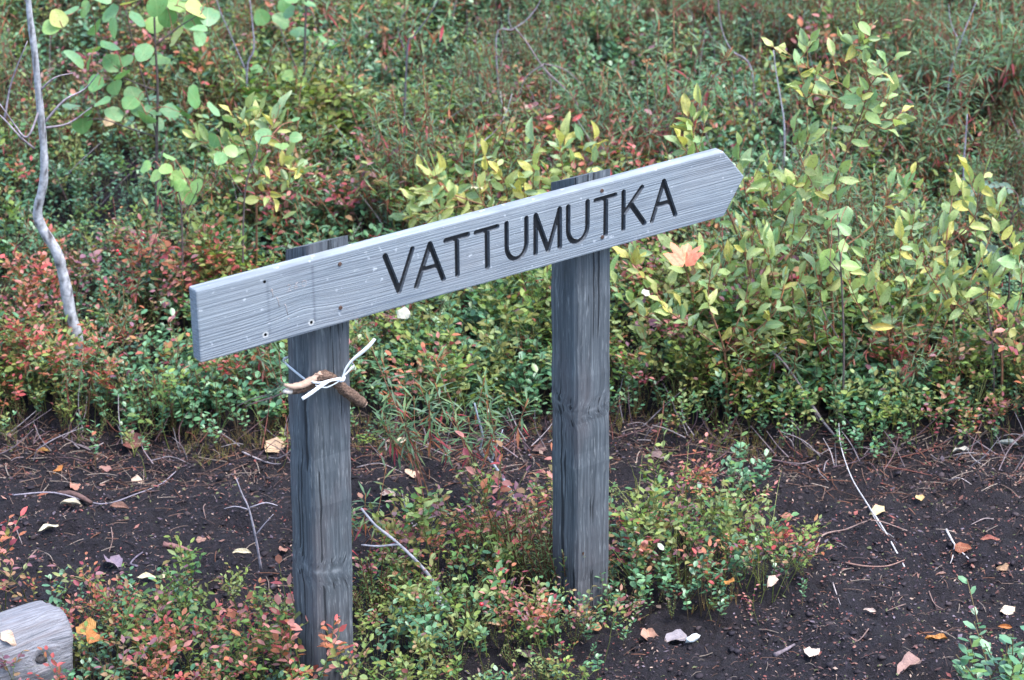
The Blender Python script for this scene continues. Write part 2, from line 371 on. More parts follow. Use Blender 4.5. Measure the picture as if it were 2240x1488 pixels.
# ------------------------------------------------------------------ the sign
BX0, BZ, BL, BH, BT = -.2485, .8351, 1.3206, .1555, .0315
sign = tag(empty('wooden_sign', (0, 0, -.09)), 'grey weathered wooden arrow sign reading VATTUMUTKA on two square posts', 'sign')
def post(x, lean, top, seed, knots):
    a = .098; bm = bmesh.new(); zb = -.45
    prof = [(x+lean*z0, z0) for z0 in (zb, top)]
    zs = np.linspace(zb, top, 40); rings = []
    for z in zs:
        e = .0012*math.sin(z*31+seed)+.001*math.sin(z*77+2*seed)
        ring = []
        ch = .006
        P = [(ch, -e), (a-ch, -e), (a+e*.5, ch), (a+e*.5, a-ch), (a-ch, a), (ch, a), (-e, a-ch), (-e, ch)]
        for (u, v) in P:
            zz = z-.45*v*float(sstep(top-.25, top, z)); ring.append(bm.verts.new((x+lean*z+u, v, zz+.09)))
        rings.append(ring)
    for r0, r1 in zip(rings, rings[1:]):
        for k in range(8): bm.faces.new((r0[k], r0[(k+1) % 8], r1[(k+1) % 8], r1[k]))
    bm.faces.new(rings[-1]); bm.faces.new(rings[0][::-1])
    return bm_obj('post', bm, wood_post(seed, knots[0]+.09, knots[1]), sign)
pL = post(0, .0213, 1.0115, 1.0, (.235, (.10, 0))); pL['label'] = 'dark grey square post with a stick tied across it'
pR = post(.6956, -.0106, 1.0105, 5.3, (.43, (.6956, 0))); pR['label'] = 'dark grey square post with a knot ridge halfway up'

# board with engraved letters. Local frame: x along, -y front, z up
bm = bmesh.new(); tipx = 1.3785
outl = [(0, 0), (BL+.002, -.001), (tipx, BH*.53), (BL-.004, BH), (0, BH)]
fr = []; bk = []
for (u, v) in outl: fr.append(bm.verts.new((u, -BT, v))); bk.append(bm.verts.new((u, 0, v)))
bm.faces.new(fr); bm.faces.new(bk[::-1]); n = len(outl)
for i in range(n): bm.faces.new((fr[i], bk[i], bk[(i+1) % n], fr[(i+1) % n]))
bmesh.ops.recalc_face_normals(bm, faces=bm.faces)
bmesh.ops.bevel(bm, geom=list(bm.edges), offset=.004, segments=2, affect='EDGES', profile=.6)
board = bm_obj('board', bm, wood_board(), sign); board.data.materials.append(M_groove)
board.location = (BX0, -.0005, BZ+.09); board.rotation_euler.y = -.0051
board['label'] = 'pale grey arrow-shaped board with engraved black letters'
def capsule(path, hw):
    """outline of a polyline stroke with round ends"""
    P = np.array(path); T = np.gradient(P, axis=0) if len(P) > 2 else np.repeat((P[1:]-P[:1]), 2, 0)
    T = T/np.linalg.norm(T, axis=1)[:, None]; Nn = np.stack([-T[:, 1], T[:, 0]], 1)
    lft = [tuple(p+hw*q) for p, q in zip(P, Nn)]; rgt = [tuple(p-hw*q) for p, q in zip(P, Nn)][::-1]
    def arc(c, t, sgn):
        a0 = math.atan2(t[1], t[0])+(math.pi/2 if sgn > 0 else -math.pi/2)
        return [(c[0]+hw*math.cos(a0-q), c[1]+hw*math.sin(a0-q)) for q in np.linspace(0, math.pi, 8)[1:-1]]
    return lft+arc(P[-1], T[-1], 1)+rgt+arc(P[0], T[0], -1)
HI, LO = .1230, .0360
def Uq(x0, x1):
    c = (x0+x1)/2; r = (x1-x0)/2
    return [(x0, HI), (x0, HI-.03)]+[(c-r*math.cos(q), LO+.033-.033*math.sin(q)) for q in np.linspace(0, math.pi, 13)]+[(x1, HI-.03), (x1, HI)]
def Aq(x0, x1, x2): return [[(x0, LO), (x1, HI)], [(x1, HI), (x2, LO)], [(x0+(x1-x0)*.40, .070), (x2-(x2-x1)*.40, .070)]]
def Tq(x0, x1, xs): return [[(x0, .1205), (x1, .1215)], [(xs, .1205), (xs, LO)]]
letters = [[[(.4328, HI), (.464, LO)], [(.464, LO), (.4987, HI)]], Aq(.5061, .5417, .5731), Tq(.5808, .6349, .608), Tq(.6558, .7095, .6837),
           [Uq(.733, .7838)], [[(.8074, LO), (.808, HI)], [(.808, HI), (.840, LO)], [(.840, LO), (.8701, HI)], [(.8701, HI), (.8706, LO)]],
           [Uq(.8925, .9436)], Tq(.965, 1.0174, .9925), [[(1.040, HI), (1.0405, LO)], [(1.0415, .0715), (1.0898, HI)], [(1.060, .0905), (1.0978, LO)]],
           Aq(1.1185, 1.1498, 1.1834)]
HW, DEP = .0062, .0072; cutters = []
k = 0
for li, strokes in enumerate(letters):
    lb = bmesh.new()
    for s in strokes:
        k += 1; o2 = capsule(s, HW+.0004*math.sin(k*2.3)); cb = bmesh.new()
        dd = DEP+.00013*(k % 5)
        a = [cb.verts.new((u, -BT-.01, v)) for u, v in o2]; b_ = [cb.verts.new((u, -BT+dd, v)) for u, v in o2]
        cb.faces.new(a); cb.faces.new(b_[::-1])
        for i in range(len(o2)): cb.faces.new((a[i], b_[i], b_[(i+1) % len(o2)], a[(i+1) % len(o2)]))
        bmesh.ops.recalc_face_normals(cb, faces=cb.faces)
        me = bpy.data.meshes.new('cut'); cb.to_mesh(me); cb.free(); me.materials.append(M_groove)
        cutters.append(bpy.data.objects.new('cut', me)); col.objects.link(cutters[-1])
        cutters[-1].matrix_world = Matrix.Translation((0, 0, 0))
        # black paint lying in the bottom of the groove, a thin shell that climbs the walls a little
        o3 = capsule(s, HW-.0011); y0 = -BT+dd-.0006-.0001*(k % 7); y1 = -BT+.0035
        v0 = [lb.verts.new((u, y0, v)) for u, v in o3]; lb.faces.new(v0)
    lo = bm_obj('letter', lb, M_paint, board)
# nail holes cut into the face
holes = [(.1521, .137), (.1478, .0224), (.2538, .0213)]
for (u, v) in holes:
    cb = bmesh.new(); bmesh.ops.create_cone(cb, cap_ends=True, segments=14, radius1=.0038, radius2=.0030, depth=.02, matrix=Matrix.Translation((u, -BT, v)) @ Matrix.Rotation(R(90), 4, 'X'))
    me = bpy.data.meshes.new('cut'); cb.to_mesh(me); cb.free(); me.materials.append(M_paint); cutters.append(bpy.data.objects.new('cut', me)); col.objects.link(cutters[-1])
tmp = bpy.data.objects.new('tmp', board.data); col.objects.link(tmp)
for c in cutters:
    md = tmp.modifiers.new('b', 'BOOLEAN'); md.operation = 'DIFFERENCE'; md.solver = 'EXACT'; md.object = c; md.material_mode = 'TRANSFER'
bpy.context.view_layer.update()
nm = bpy.data.meshes.new_from_object(tmp.evaluated_get(bpy.context.evaluated_depsgraph_get())); nm.name = 'board'
board.data = nm; bpy.data.objects.remove(tmp)
for c in cutters: bpy.data.objects.remove(c)
# screws: countersunk heads
for (u, v) in [(.3253, .1319), (.323, .0358), (.9813, .1397), (.9833, .0309)]:
    sb = bmesh.new()
    bmesh.ops.create_cone(sb, cap_ends=True, segments=16, radius1=.0048, radius2=.0040, depth=.003, matrix=Matrix.Translation((u, -BT-.0004, v)) @ Matrix.Rotation(R(90), 4, 'X'))
    for r_ in (0, 90):
        bmesh.ops.create_cube(sb, size=1, matrix=Matrix.Translation((u, -BT-.0019, v)) @ Matrix.Rotation(R(r_+20), 4, 'Y') @ Matrix.Diagonal((.0055, .0006, .0012, 1)))
    bm_obj('screw', sb, M_rust, board)
# light scratches: a stepped line and the faint scratched digits 260
def scratch(paths, wd=.0007):
    parts = []
    for P in paths:
        q = np.array([(u, -BT+.0001, v) for u, v in P]); parts.append(tube(q, wd, 4))
    V, F, C = joinm(parts); V[:, 1] = -BT-.00025+(V[:, 1]+BT)*.3
    o = mk('scratch', V, F, M_scratch); o.parent = board; return o
scratch([[(.165, .112), (.1675, .1182), (.1693, .0994)], [(.1762, .097), (.1794, .094), (.1829, .0733)], [(.1945, .077), (.1972, .0725), (.2005, .052)], [(.2003, .0423), (.2037, .0435)]])
d0 = .2010
scratch([[(d0+.001, .1135), (d0+.005, .1175), (d0+.009, .114), (d0+.006, .108), (d0, .1025), (d0+.010, .1032)],
         [(d0+.026, .1178), (d0+.020, .113), (d0+.0175, .107), (d0+.021, .1035), (d0+.0255, .106), (d0+.023, .1095), (d0+.0185, .108)],
         [(d0+.040, .1175), (d0+.0355, .114), (d0+.0355, .1075), (d0+.040, .104), (d0+.045, .1075), (d0+.045, .114), (d0+.040, .1175)]], .0005)

# ------------------------------------------------------------------ stick tied on the post, white strip
def front(px, py, y=-.012):
    d = ray(px, py); k = (y-CAM[1])/d[1]; return CAM+k*d
def blob(path, rads, sides=10, rough=.12, seed=1):
    P = smooth_path(path, 6); rr = np.interp(np.linspace(0, 1, len(P)), np.linspace(0, 1, len(rads)), rads)
    V, F, C = tube(P, rr, sides); r0 = random.Random(seed)
    m = len(P)*sides; c = np.repeat(P, sides, 0)
    V[:m] = c+(V[:m]-c)*(1+rough*np.array([r0.uniform(-1, 1) for _ in range(m)])[:, None]); return V, F
st = tag(empty('stick', front(712, 830)), 'crooked broken brown stick tied across the post with a white strip', 'stick')
V, F = blob([front(690, 829, -.020), front(712, 822, -.022), front(730, 832, -.021), front(752, 852, -.020), (front(775, 869, -.019)), front(794, 883, -.018)], [.0090, .0112, .0108, .0116, .0118, .0100], 14, .17, 2)
o = mk('bark', V, F, M_bark, st)
V, F = blob([front(622, 842, -.022), front(640, 846, -.023), front(662, 842, -.023), (front(684, 831, -.021)), front(703, 820, -.020)], [.0030, .0062, .0075, .0080, .0092], 10, .16, 5); mk('stripped_wood', V, F, M_bare, st)
V, F = blob([front(621, 856, -.014), front(640, 856, -.015), front(668, 851, -.016), front(692, 836, -.017)], [.0052, .0064, .006, .006], 9, .1, 6); s2 = mk('stub', V, F, M_bark, st)
V, F = blob([front(620, 856.5, -.0175), front(628, 856, -.018), front(637, 857, -.0175)], [.0035, .0062, .0055], 9, .1, 9); mk('broken_end', V, F, M_pale, s2)
V, F = blob([front(795, 882.5, -.0185), front(797, 884.5, -.0180), front(798.5, 885.5, -.018)], [.0085, .0075, .002], 9, .1, 9); mk('broken_end', V, F, M_bare, st)

def ribbon(pts, width, nrm, thick=.0008, n=5):
    P = smooth_path(pts, n); T = np.gradient(P, axis=0); T /= np.linalg.norm(T, axis=1)[:, None]
    wd = np.interp(np.linspace(0, 1, len(P)), np.linspace(0, 1, len(width)), width)
    nr = np.array(nrm, float); nr = np.array([nr]*len(P)) if nr.ndim == 1 else np.stack([np.interp(np.linspace(0, 1, len(P)), np.linspace(0, 1, len(nr)), nr[:, i]) for i in range(3)], 1)
    V = []; F = []
    for p, t, q, ww in zip(P, T, nr, wd):
        s = np.cross(t, q); s /= np.linalg.norm(s)+1e-9; m = np.cross(s, t)
        for a, b in ((-1, .15), (-.5, .5), (.5, .5), (1, .15), (1, -.15), (-1, -.15)): V.append(p+s*a*ww/2+m*b*thick*2)
    for i in range(len(P)-1):
        for k in range(6):
            a = i*6+k; b = i*6+(k+1) % 6; F += [(a, b, b+6), (a, b+6, a+6)]
    e = (len(P)-1)*6
    for k in range(1, 5): F += [(0, k+1, k), (e, e+k, e+k+1)]
    return np.array(V), np.array(F)
def side(px, py, x=-.001):           # on the left face of the left post
    d = ray(px, py); k = (x-CAM[0])/d[0]; return CAM+k*d
kn = front(748, 829, -.036)
ps = tag(empty('plastic_strip', kn), 'white plastic strip knotted round the left post and the stick', 'string')
lean_x = lambda z: .0213*z
A0 = side(628, 798, .015); A1 = side(664, 828, .013)
band1 = [kn+np.array([0, .004, 0]), front(720, 833, -.036), front(700, 838, -.034), front(683, 836, -.030), np.array([.010, -.004, A1[2]+.004]), A1, A0, np.array([.012, .102, A0[2]+.012]), np.array([.06, .1035, A0[2]+.01])]
V, F = ribbon(band1, [.006, .0055, .005, .005, .005, .0065, .0065, .0065, .006], [(0, -1, 0), (0, -1, 0), (0, -1, 0), (-.3, -1, 0), (-.8, -.6, 0), (-1, 0, 0), (-1, 0, 0), (-.6, .8, 0), (0, 1, 0)]); mk('band', V, F, M_white, ps)
E0 = front(771.5, 802, -.002)
band2 = [kn+np.array([0, .001, .002]), front(758, 817, -.020), front(768, 806, -.006), E0+np.array([.004, .004, .002]), np.array([E0[0]+.003, .06, E0[2]+.005]), np.array([E0[0]+.001, .1015, E0[2]+.01]), np.array([.06, .1045, A0[2]+.012])]
V, F = ribbon(band2, [.004, .005, .006, .006, .006, .006, .006], [(0, -1, 0), (.1, -1, 0), (.3, -1, 0), (1, -.5, 0), (1, 0, 0), (.6, 1, 0), (0, 1, 0)]); mk('band', V, F, M_white, ps)
V, F = ribbon([kn, front(752, 818, -.038), front(757, 806, -.040), front(772, 787, -.044), front(795, 768, -.050), front(810, 754, -.054), front(820, 741, -.056)], [.0035, .004, .006, .0075, .0085, .008, .0065], [(0, -1, .1), (.3, -1, .2), (-.2, -1, .5)]); mk('tail', V, F, M_white, ps)
V, F = ribbon([kn, front(738, 831, -.040), front(722, 833, -.043), front(700, 846, -.046), front(682, 859, -.047), front(661, 873, -.047)], [.0035, .004, .0055, .0075, .0080, .0075], [(0, -1, .2), (0, -1, .4), (0, -1, .3)]); mk('tail', V, F, M_white, ps)
V, F = ribbon([kn+np.array([0, .001, -.001]), front(735, 838, -.038), front(722, 845, -.037), front(710, 848, -.035), front(690, 843, -.031)], [.003, .0028, .0025, .0028, .003], [(0, -1, .2), (0, -1, .2), (0, -1, .2)]); mk('loop', V, F, M_white, ps)
V, F = blob([kn+np.array([-.006, -.002, -.004]), kn+np.array([0, -.004, .0]), kn+np.array([.006, -.002, .004])], [.002, .0046, .002], 8, .15, 4); mk('knot', V, F, M_white, ps)

# ------------------------------------------------------------------ colours of the heath (albedo)
A = np.array
PAL = {
 'lingon': A([(.036, .100, .042), (.060, .158, .068), (.098, .220, .098), (.076, .188, .092), (.158, .290, .145), (.120, .205, .050)]),
 'bil_g': A([(.075, .160, .035), (.125, .205, .040), (.200, .260, .055), (.150, .150, .035), (.220, .275, .100), (.080, .185, .065)]),
 'bil_r': A([(.340, .050, .050), (.430, .085, .080), (.370, .125, .060), (.470, .190, .155), (.230, .045, .060), (.250, .115, .130), (.300, .170, .085), (.190, .080, .115)]),
 'ledum': A([(.065, .130, .060), (.095, .175, .075), (.145, .210, .085), (.120, .185, .110)]),
 'ledum_r': A([(.330, .045, .060), (.330, .110, .050), (.220, .080, .060)]),
 'crow': A([(.070, .140, .040), (.110, .180, .048), (.155, .205, .065), (.140, .160, .050)]),
 'grass': A([(.20, .26, .06), (.28, .30, .10), (.12, .22, .06)]),
}
STEM = {'lingon': (.14, .10, .05), 'bilberry': (.13, .15, .04), 'ledum': (.25, .115, .065), 'crow': (.16, .07, .04)}

# templates: V, F, per-vertex (leaf random a, leaf random b, kind flag: -1 stem, 0 leaf, 1 old leaf)
def acc_leaf(parts, p, d, nrm, L, W, flag=0, **kw):
    v, f = leaf4(L, W, p=p, d=d, nrm=nrm, **kw) if 'prof' in kw else leaf2(L, W, p=p, d=d, nrm=nrm, **kw); parts.append((v, f, A([[random.random(), random.random(), flag]])))
def acc_tube(parts, pts, r, sides=3):
    v, f, _ = tube(pts, r, sides, cap=False); parts.append((v, f, A([[random.random(), random.random(), -1.]])))
UPV = A([0, 0, 1.])
def t_lingon():
    parts = []; H = U(.10, .17)
    for b in range(random.choice((1, 2, 2, 3))):
        az = U(0, 6.28); h = H*U(.75, 1.05); lean = U(.05, .4)*(.4+b)
        P = smooth_path([A([0, 0, -.02]), A([math.cos(az)*lean*h*.35, math.sin(az)*lean*h*.35, h*.5]), A([math.cos(az)*lean*h, math.sin(az)*lean*h, h])], 2)
        acc_tube(parts, P, .0011); n = random.randint(7, 10)
        for i in range(n):
            t = .30+.70*(i+.5)/n; p = P[min(int(t*(len(P)-1)), len(P)-1)]; p = p*1.0
            p = A([np.interp(t, np.linspace(0, 1, len(P)), P[:, k]) for k in range(3)])
            a2 = i*2.4+U(-.5, .5); el = U(.10, .75)+.5*max(0, t-.6)
            d = rdir(a2, el); L = U(.0165, .0245)*(1.1-.25*abs(t-.7))
            acc_leaf(parts, p, d, rdir(a2+3.14, 1.57-el)+.3*A([U(-1, 1), U(-1, 1), 0]), L, L*U(.56, .68), prof=((.36, .92), (.76, .86)), fold=U(.0, .2), curl=U(.0, .25))
    return joinm(parts)
def t_bilberry():
    parts = []; H = U(.15, .24); az0 = U(0, 6.28)
    P = smooth_path([A([0, 0, -.02]), A([U(-.015, .015), U(-.015, .015), H*.4]), A([U(-.03, .03), U(-.03, .03), H*.75]), A([U(-.05, .05), U(-.05, .05), H])], 2)
    acc_tube(parts, P, np.linspace(.0018, .0008, len(P)))
    brs = [(P[len(P)//2:], 5)]
    for b in range(random.randint(4, 6)):
        t = U(.3, .85); p = A([np.interp(t, np.linspace(0, 1, len(P)), P[:, k]) for k in range(3)])
        az = az0+b*2.3+U(-.4, .4); el = U(.35, 1.05); L = U(.05, .10)
        q = smooth_path([p, p+rdir(az, el)*L*.5, p+rdir(az+U(-.4, .4), el+.25)*L], 1); acc_tube(parts, q, .0008); brs.append((q, random.randint(3, 6)))
    for q, n in brs:
        ax = q[-1]-q[0]; baz = math.atan2(ax[1], ax[0])
        for i in range(n):
            t = (i+1)/n; p = A([np.interp(t, np.linspace(0, 1, len(q)), q[:, k]) for k in range(3)])
            a2 = baz+(1 if i % 2 else -1)*U(.5, 1.3) if i < n-1 else baz+U(-.3, .3); el = U(.0, .95)
            L = U(.017, .027); acc_leaf(parts, p, rdir(a2, el), rdir(a2+3.14, 1.57-el)+.75*A([U(-1, 1), U(-1, 1), 0]), L, L*U(.48, .62), prof=((.30, .90), (.66, .84)), fold=U(.05, .4), curl=U(-.05, .3))
    return joinm(parts)
def unit0(v): return v/(np.linalg.norm(v)+1e-9)
def t_ledum(big=1.):
    parts = []; H = U(.20, .36); az = U(0, 6.28); ln = U(.05, .3)
    P = smooth_path([A([0, 0, -.02]), A([math.cos(az)*ln*H*.3, math.sin(az)*ln*H*.3, H*.5]), A([math.cos(az)*ln*H, math.sin(az)*ln*H, H])], 2)
    acc_tube(parts, P, np.linspace(.0015, .0011, len(P)))
    tips = [P]
    for b in range(random.randint(1, 3)):
        t = U(.35, .7); p = A([np.interp(t, np.linspace(0, 1, len(P)), P[:, k]) for k in range(3)]); a = U(0, 6.28); L = H*U(.3, .5)
        q = smooth_path([p, p+rdir(a, .7)*L*.5, p+rdir(a, 1.0)*L], 1); acc_tube(parts, q, .0011); tips.append(q)
    for q in tips:
        n = random.randint(16, 22); e_ = unit0(q[-1]-q[-2]); v, f, _ = tube([q[-1]-e_*.012, q[-1], q[-1]+e_*.008], [.0013, .0020, .0008], 4, cap=False); parts.append((v, f, A([[random.random(), random.random(), -2.]])))
        for i in range(n):
            t = 1-(i/n)**.9*.55; p = A([np.interp(t, np.linspace(0, 1, len(q)), q[:, k]) for k in range(3)])
            el = .75-1.9*(i/n)+U(-.25, .25); a2 = i*2.4+U(-.4, .4); L = U(.024, .038)*big
            acc_leaf(parts, p, rdir(a2, el), rdir(a2+3.14, 1.57-el), L, L*U(.10, .135)*(1+.25*(big > 1)), flag=1. if (i/n > .6 and random.random() < .55) else 0., curl=U(.05, .25))
    return joinm(parts)
def t_crow():
    parts = []; H = U(.08, .15)
    for b in range(random.randint(3, 5)):
        a = U(0, 6.28); h = H*U(.6, 1.1); ln = U(.1, .7)
        P = smooth_path([A([0, 0, -.01]), A([math.cos(a)*ln*h*.5, math.sin(a)*ln*h*.5, h*.5]), A([math.cos(a)*ln*h*.8, math.sin(a)*ln*h*.8, h])], 1); acc_tube(parts, P, .0011)
        n = 17
        for i in range(n):
            t = .15+.85*i/n; p = A([np.interp(t, np.linspace(0, 1, len(P)), P[:, k]) for k in range(3)]); a2 = i*2.4; el = U(.2, .8); d = rdir(a2, el); s = np.cross(d, UPV)*.0019; L = U(.007, .011)
            parts.append((np.stack([p-s, p+s, p+d*L+s*.5, p+d*L-s*.5]), np.array([(0, 1, 2), (0, 2, 3)]), A([[random.random(), random.random(), 0.]])))
    return joinm(parts)
def t_grass():
    parts = []
    for i in range(random.randint(3, 6)):
        a = U(0, 6.28); L = U(.10, .26); ln = U(.2, .9); s = rdir(a+1.57, 0)*U(.0012, .0022); V = []; F = []
        for j in range(6):
            t = j/5; p = A([math.cos(a)*ln*L*t*t, math.sin(a)*ln*L*t*t, L*t*(1-.35*ln*t)]); V += [p-s*(1-t*.9), p+s*(1-t*.9)]
            if j: k = 2*j; F += [(k-2, k-1, k+1), (k-2, k+1, k)]
        parts.append((np.array(V), np.array(F), A([[random.random(), random.random(), 0.]])))
    return joinm(parts)
TPL = {'lingon': [t_lingon() for _ in range(10)], 'bilberry': [t_bilberry() for _ in range(10)], 'ledum': [t_ledum() for _ in range(10)], 'ledum_big': [t_ledum(1.3) for _ in range(6)], 'crow': [t_crow() for _ in range(8)], 'grass': [t_grass() for _ in range(8)]}

def colour(kind, att, aut, h):
    """att (nv,3) leaf randoms; aut, h (n,1) autumn share and plant hue -> (n,nv,3)"""
    r0 = (att[None, :, 0]+h*7.31) % 1; r1 = (att[None, :, 1]+h*3.77) % 1; flag = att[None, :, 2]
    pick = lambda pal, t: pal[np.clip((t*len(pal)).astype(int), 0, len(pal)-1)]
    if kind == 'lingon': c = pick(PAL['lingon'], np.clip(r1*.75+.25*h, 0, .999)); red = pick(PAL['bil_r'], r1); c = np.where((r0 < aut*.08)[..., None], red, c)
    elif kind == 'bilberry':
        aut = np.clip((aut-.42+.5*(((h*5.3) % 1)-.5))*2.6+.5, .03, .95)
        gcol = pick(PAL['bil_g'], (r1*.35+h*.75) % 1); rcol = pick(PAL['bil_r'], (r1*.3+h*.8) % 1); c = np.where((r0 < aut)[..., None], rcol, gcol); c = c*.8+.2*np.where(aut[..., None] > .5, rcol, gcol)
    elif kind == 'ledum': c = np.where((flag > .5)[..., None], pick(PAL['ledum_r'], r1), pick(PAL['ledum'], r1))
    elif kind == 'crow': c = pick(PAL['crow'], (r1*.6+h*.5) % 1)
    else: c = pick(PAL['grass'], (r1*.5+h*.6) % 1)
    c = c*(.8+.45*((r0*13.7) % 1))[..., None]
    st_ = np.array(STEM.get(kind, (.2, .2, .1)))
    c = np.where((flag < -.5)[..., None], st_*(.8+.4*r0[..., None]), c)
    return np.where((flag < -1.5)[..., None], A([.30, .13, .06])*(.7+.5*r0[..., None]), c)
def instance(kind, pos, scale, aut, rng_, tilt=.22):
    """merge n copies of the sprig templates; pos (n,3)"""
    n = len(pos); var = rng_.integers(0, len(TPL[kind]), n); Vs = []; Fs = []; Cs = []; off = 0
    for k, (V, F, At) in enumerate(TPL[kind]):
        ix = np.where(var == k)[0]
        if not len(ix): continue
        m = len(ix); yw = rng_.random(m)*6.283; tl = rng_.normal(0, tilt, (m, 2)); c, s = np.cos(yw), np.sin(yw)
        X = V[None, :, 0]*c[:, None]-V[None, :, 1]*s[:, None]; Y = V[None, :, 0]*s[:, None]+V[None, :, 1]*c[:, None]; Z = np.repeat(V[None, :, 2], m, 0)
        X = X+Z*tl[:, :1]; Y = Y+Z*tl[:, 1:]
        W = np.stack([X, Y, Z], -1)*scale[ix][:, None, None]+pos[ix][:, None, :]
        h = rng_.random((m, 1)); C = colour(kind, At, aut[ix][:, None], h)
        Vs.append(W.reshape(-1, 3)); Cs.append(C.reshape(-1, 3)); Fs.append((F[None]+(np.arange(m)*len(V))[:, None, None]+off).reshape(-1, 3)); off += m*len(V)
    return np.concatenate(Vs), np.concatenate(Fs), np.concatenate(Cs)

# ------------------------------------------------------------------ where the heath grows (outlines drawn on the ground)
def inpoly(x, y, poly):
    c = np.zeros(len(x), bool); j = len(poly)-1
    for i in range(len(poly)):
        xi, yi = poly[i]; xj, yj = poly[j]
        c ^= ((yi > y) != (yj > y)) & (x < (xj-xi)*(y-yi)/(yj-yi+1e-12)+xi); j = i
    return c
back_edge = [(-1500, 955), (0, 965), (180, 985), (380, 985), (560, 975), (700, 960), (880, 965), (1080, 965), (1250, 945), (1480, 955), (1700, 985), (1900, 1000), (2240, 985), (3700, 975)]
front_poly = [(-900, 1310), (0, 1330), (230, 1322), (420, 1335), (560, 1330), (640, 1350), (800, 1290), (880, 1205), (1030, 1165), (1200, 1140), (1380, 1115), (1540, 1110), (1690, 1165), (1775, 1235), (1730, 1310), (1560, 1345), (1420, 1370), (1330, 1445), (1275, 1530), (1250, 1700), (-900, 1750)]
corner_poly = [(2230, 1545), (2500, 1500), (2700, 1700), (2190, 1700)]
FP = [tuple(G(*q)[:2]) for q in front_poly]; CP = [tuple(G(*q)[:2]) for q in corner_poly]; BE = [tuple(G(*q)[:2]) for q in back_edge]
BS = sorted([(-p[0]*HV[1]*-1-p[1]*HV[0], p[0]*HV[0]+p[1]*HV[1]) for p in BE])          # (across, depth)
BSa = A([b[0] for b in BS]); BSd = A([b[1] for b in BS])
def behind(x, y):
    a = x*HV[1]-y*HV[0]; s = x*HV[0]+y*HV[1]; return s-np.interp(a, BSa, BSd)

# kinds by place: (cx, cy, rx, ry, weights, autumn share), in photo pixels of the plant's top
ZONES = [
 (300, 620, 420, 260, dict(lingon=6.5, bilberry=2.6, crow=1.8, ledum=.4), .32),
 (300, 150, 450, 220, dict(lingon=5.0, bilberry=1.0, crow=2.4, ledum=.8), .25),
 (1000, 180, 380, 230, dict(lingon=7.5, bilberry=.7, crow=1.8, ledum=1.1), .2),
 (1450, 220, 260, 220, dict(lingon=6.0, crow=1.0, ledum=1.8, bilberry=.3), .20),
 (1560, 130, 130, 110, dict(lingon=6, ledum=1.5), .1),
 (2000, 180, 380, 260, dict(lingon=5.0, ledum=3.4, crow=.9, bilberry=.3), .3),
 (1000, 720, 260, 220, dict(lingon=2.2, bilberry=4.2, crow=.6, ledum=.2), .32),
 (1500, 760, 260, 180, dict(lingon=2.6, bilberry=3.4, crow=.3), .22),
 (2000, 760, 320, 180, dict(lingon=3.2, bilberry=3.0, crow=.5), .28),
 (300, 1370, 420, 130, dict(lingon=1.2, bilberry=6, crow=1.6), .36),
 (760, 1400, 200, 110, dict(lingon=1.6, bilberry=3.5, crow=1.0), .28),
 (950, 1330, 170, 80, dict(lingon=4, bilberry=1.6, crow=1), .2),
 (1080, 1180, 190, 130, dict(lingon=1.4, bilberry=3.0, crow=4.0), .16),
 (1540, 1180, 200, 150, dict(lingon=1.5, bilberry=5.5, crow=1.2), .14),
 (2230, 1430, 160, 150, dict(lingon=4, bilberry=2), .2),
]
KN = ['lingon', 'bilberry', 'ledum', 'crow']
def choose(x, y, z, rg):
    px, py = pix(np.stack([x, y, z+.12], 1)); W = np.full((len(x), 4), 1e-4); au = np.full(len(x), 1e-4*.4); tot = np.full(len(x), 1e-4)
    for cx, cy, rx, ry, wt, a in ZONES:
        g_ = np.exp(-.5*(((px-cx)/rx)**2+((py-cy)/ry)**2)); au += g_*a; tot += g_
        for k, v in wt.items(): W[:, KN.index(k)] += g_*v
    # patches: each kind spreads in clumps
    for i, k in enumerate(KN): W[:, i] *= np.exp(3.2*fbm(x*2.6+31*i, y*2.6+7*i, 2))
    W /= W.sum(1, keepdims=True); u = rg.random(len(x)); kind = (u[:, None] > np.cumsum(W, 1)).sum(1).clip(0, 3)
    au = np.clip(au/tot+.9*fbm(x*3.3+90, y*3.3+40, 2)+rg.normal(0, .12, len(x)), .02, .97)
    return kind, au
def scatter(step, s0, s1, wfun, rg):
    ss = np.arange(s0, s1, step); X = []; Y = []
    for s in ss:
        a0, a1 = wfun(s); a = np.arange(a0, a1, step); a = a+rg.random(len(a))*step; q = s+rg.random(len(a))*step
        X.append(a*HV[1]+q*HV[0]); Y.append(-a*HV[0]+q*HV[1])
    return np.concatenate(X), np.concatenate(Y)
# camera in (across, depth) terms
ca, cs = CAM[0]*HV[1]-CAM[1]*HV[0], CAM[0]*HV[0]+CAM[1]*HV[1]
def width(extra): return lambda s: (ca-(s-cs)*.222-extra, ca+(s-cs)*.222+extra)
rg = np.random.default_rng(11)
LISTS = {k: [] for k in KN}
def add_cover(x, y, keep, sc, tall=None):
    x = x[keep]; y = y[keep]; z = gz(x, y); kind, au = choose(x, y, z, rg)
    s = sc*(.8+.45*rg.random(len(x)))
    if tall is not None: s = s*tall[keep]
    for i, k in enumerate(KN):
        m = kind == i; LISTS[k].append((np.stack([x, y, z], 1)[m], s[m], au[m]))
x, y = scatter(.033, .85, 4.1, width(.05), rg); b = behind(x, y)
gap = fbm(x*4.2+11, y*4.2+77, 2); hgt = 1+.75*fbm(x*3.1+5, y*3.1+15, 2)
add_cover(x, y, (b > rg.normal(.03, .05, len(x))+.05*fbm(x*6, y*6, 2)) & (rg.random(len(x)) < np.where(gap < -.30, .50, np.where(b < .12, .7, .97))), .90, (.72+.32*sstep(0, .25, b))*hgt)
x, y = scatter(.046, 4.1, 6.6, width(.1), rg); add_cover(x, y, np.ones(len(x), bool), 1.05)
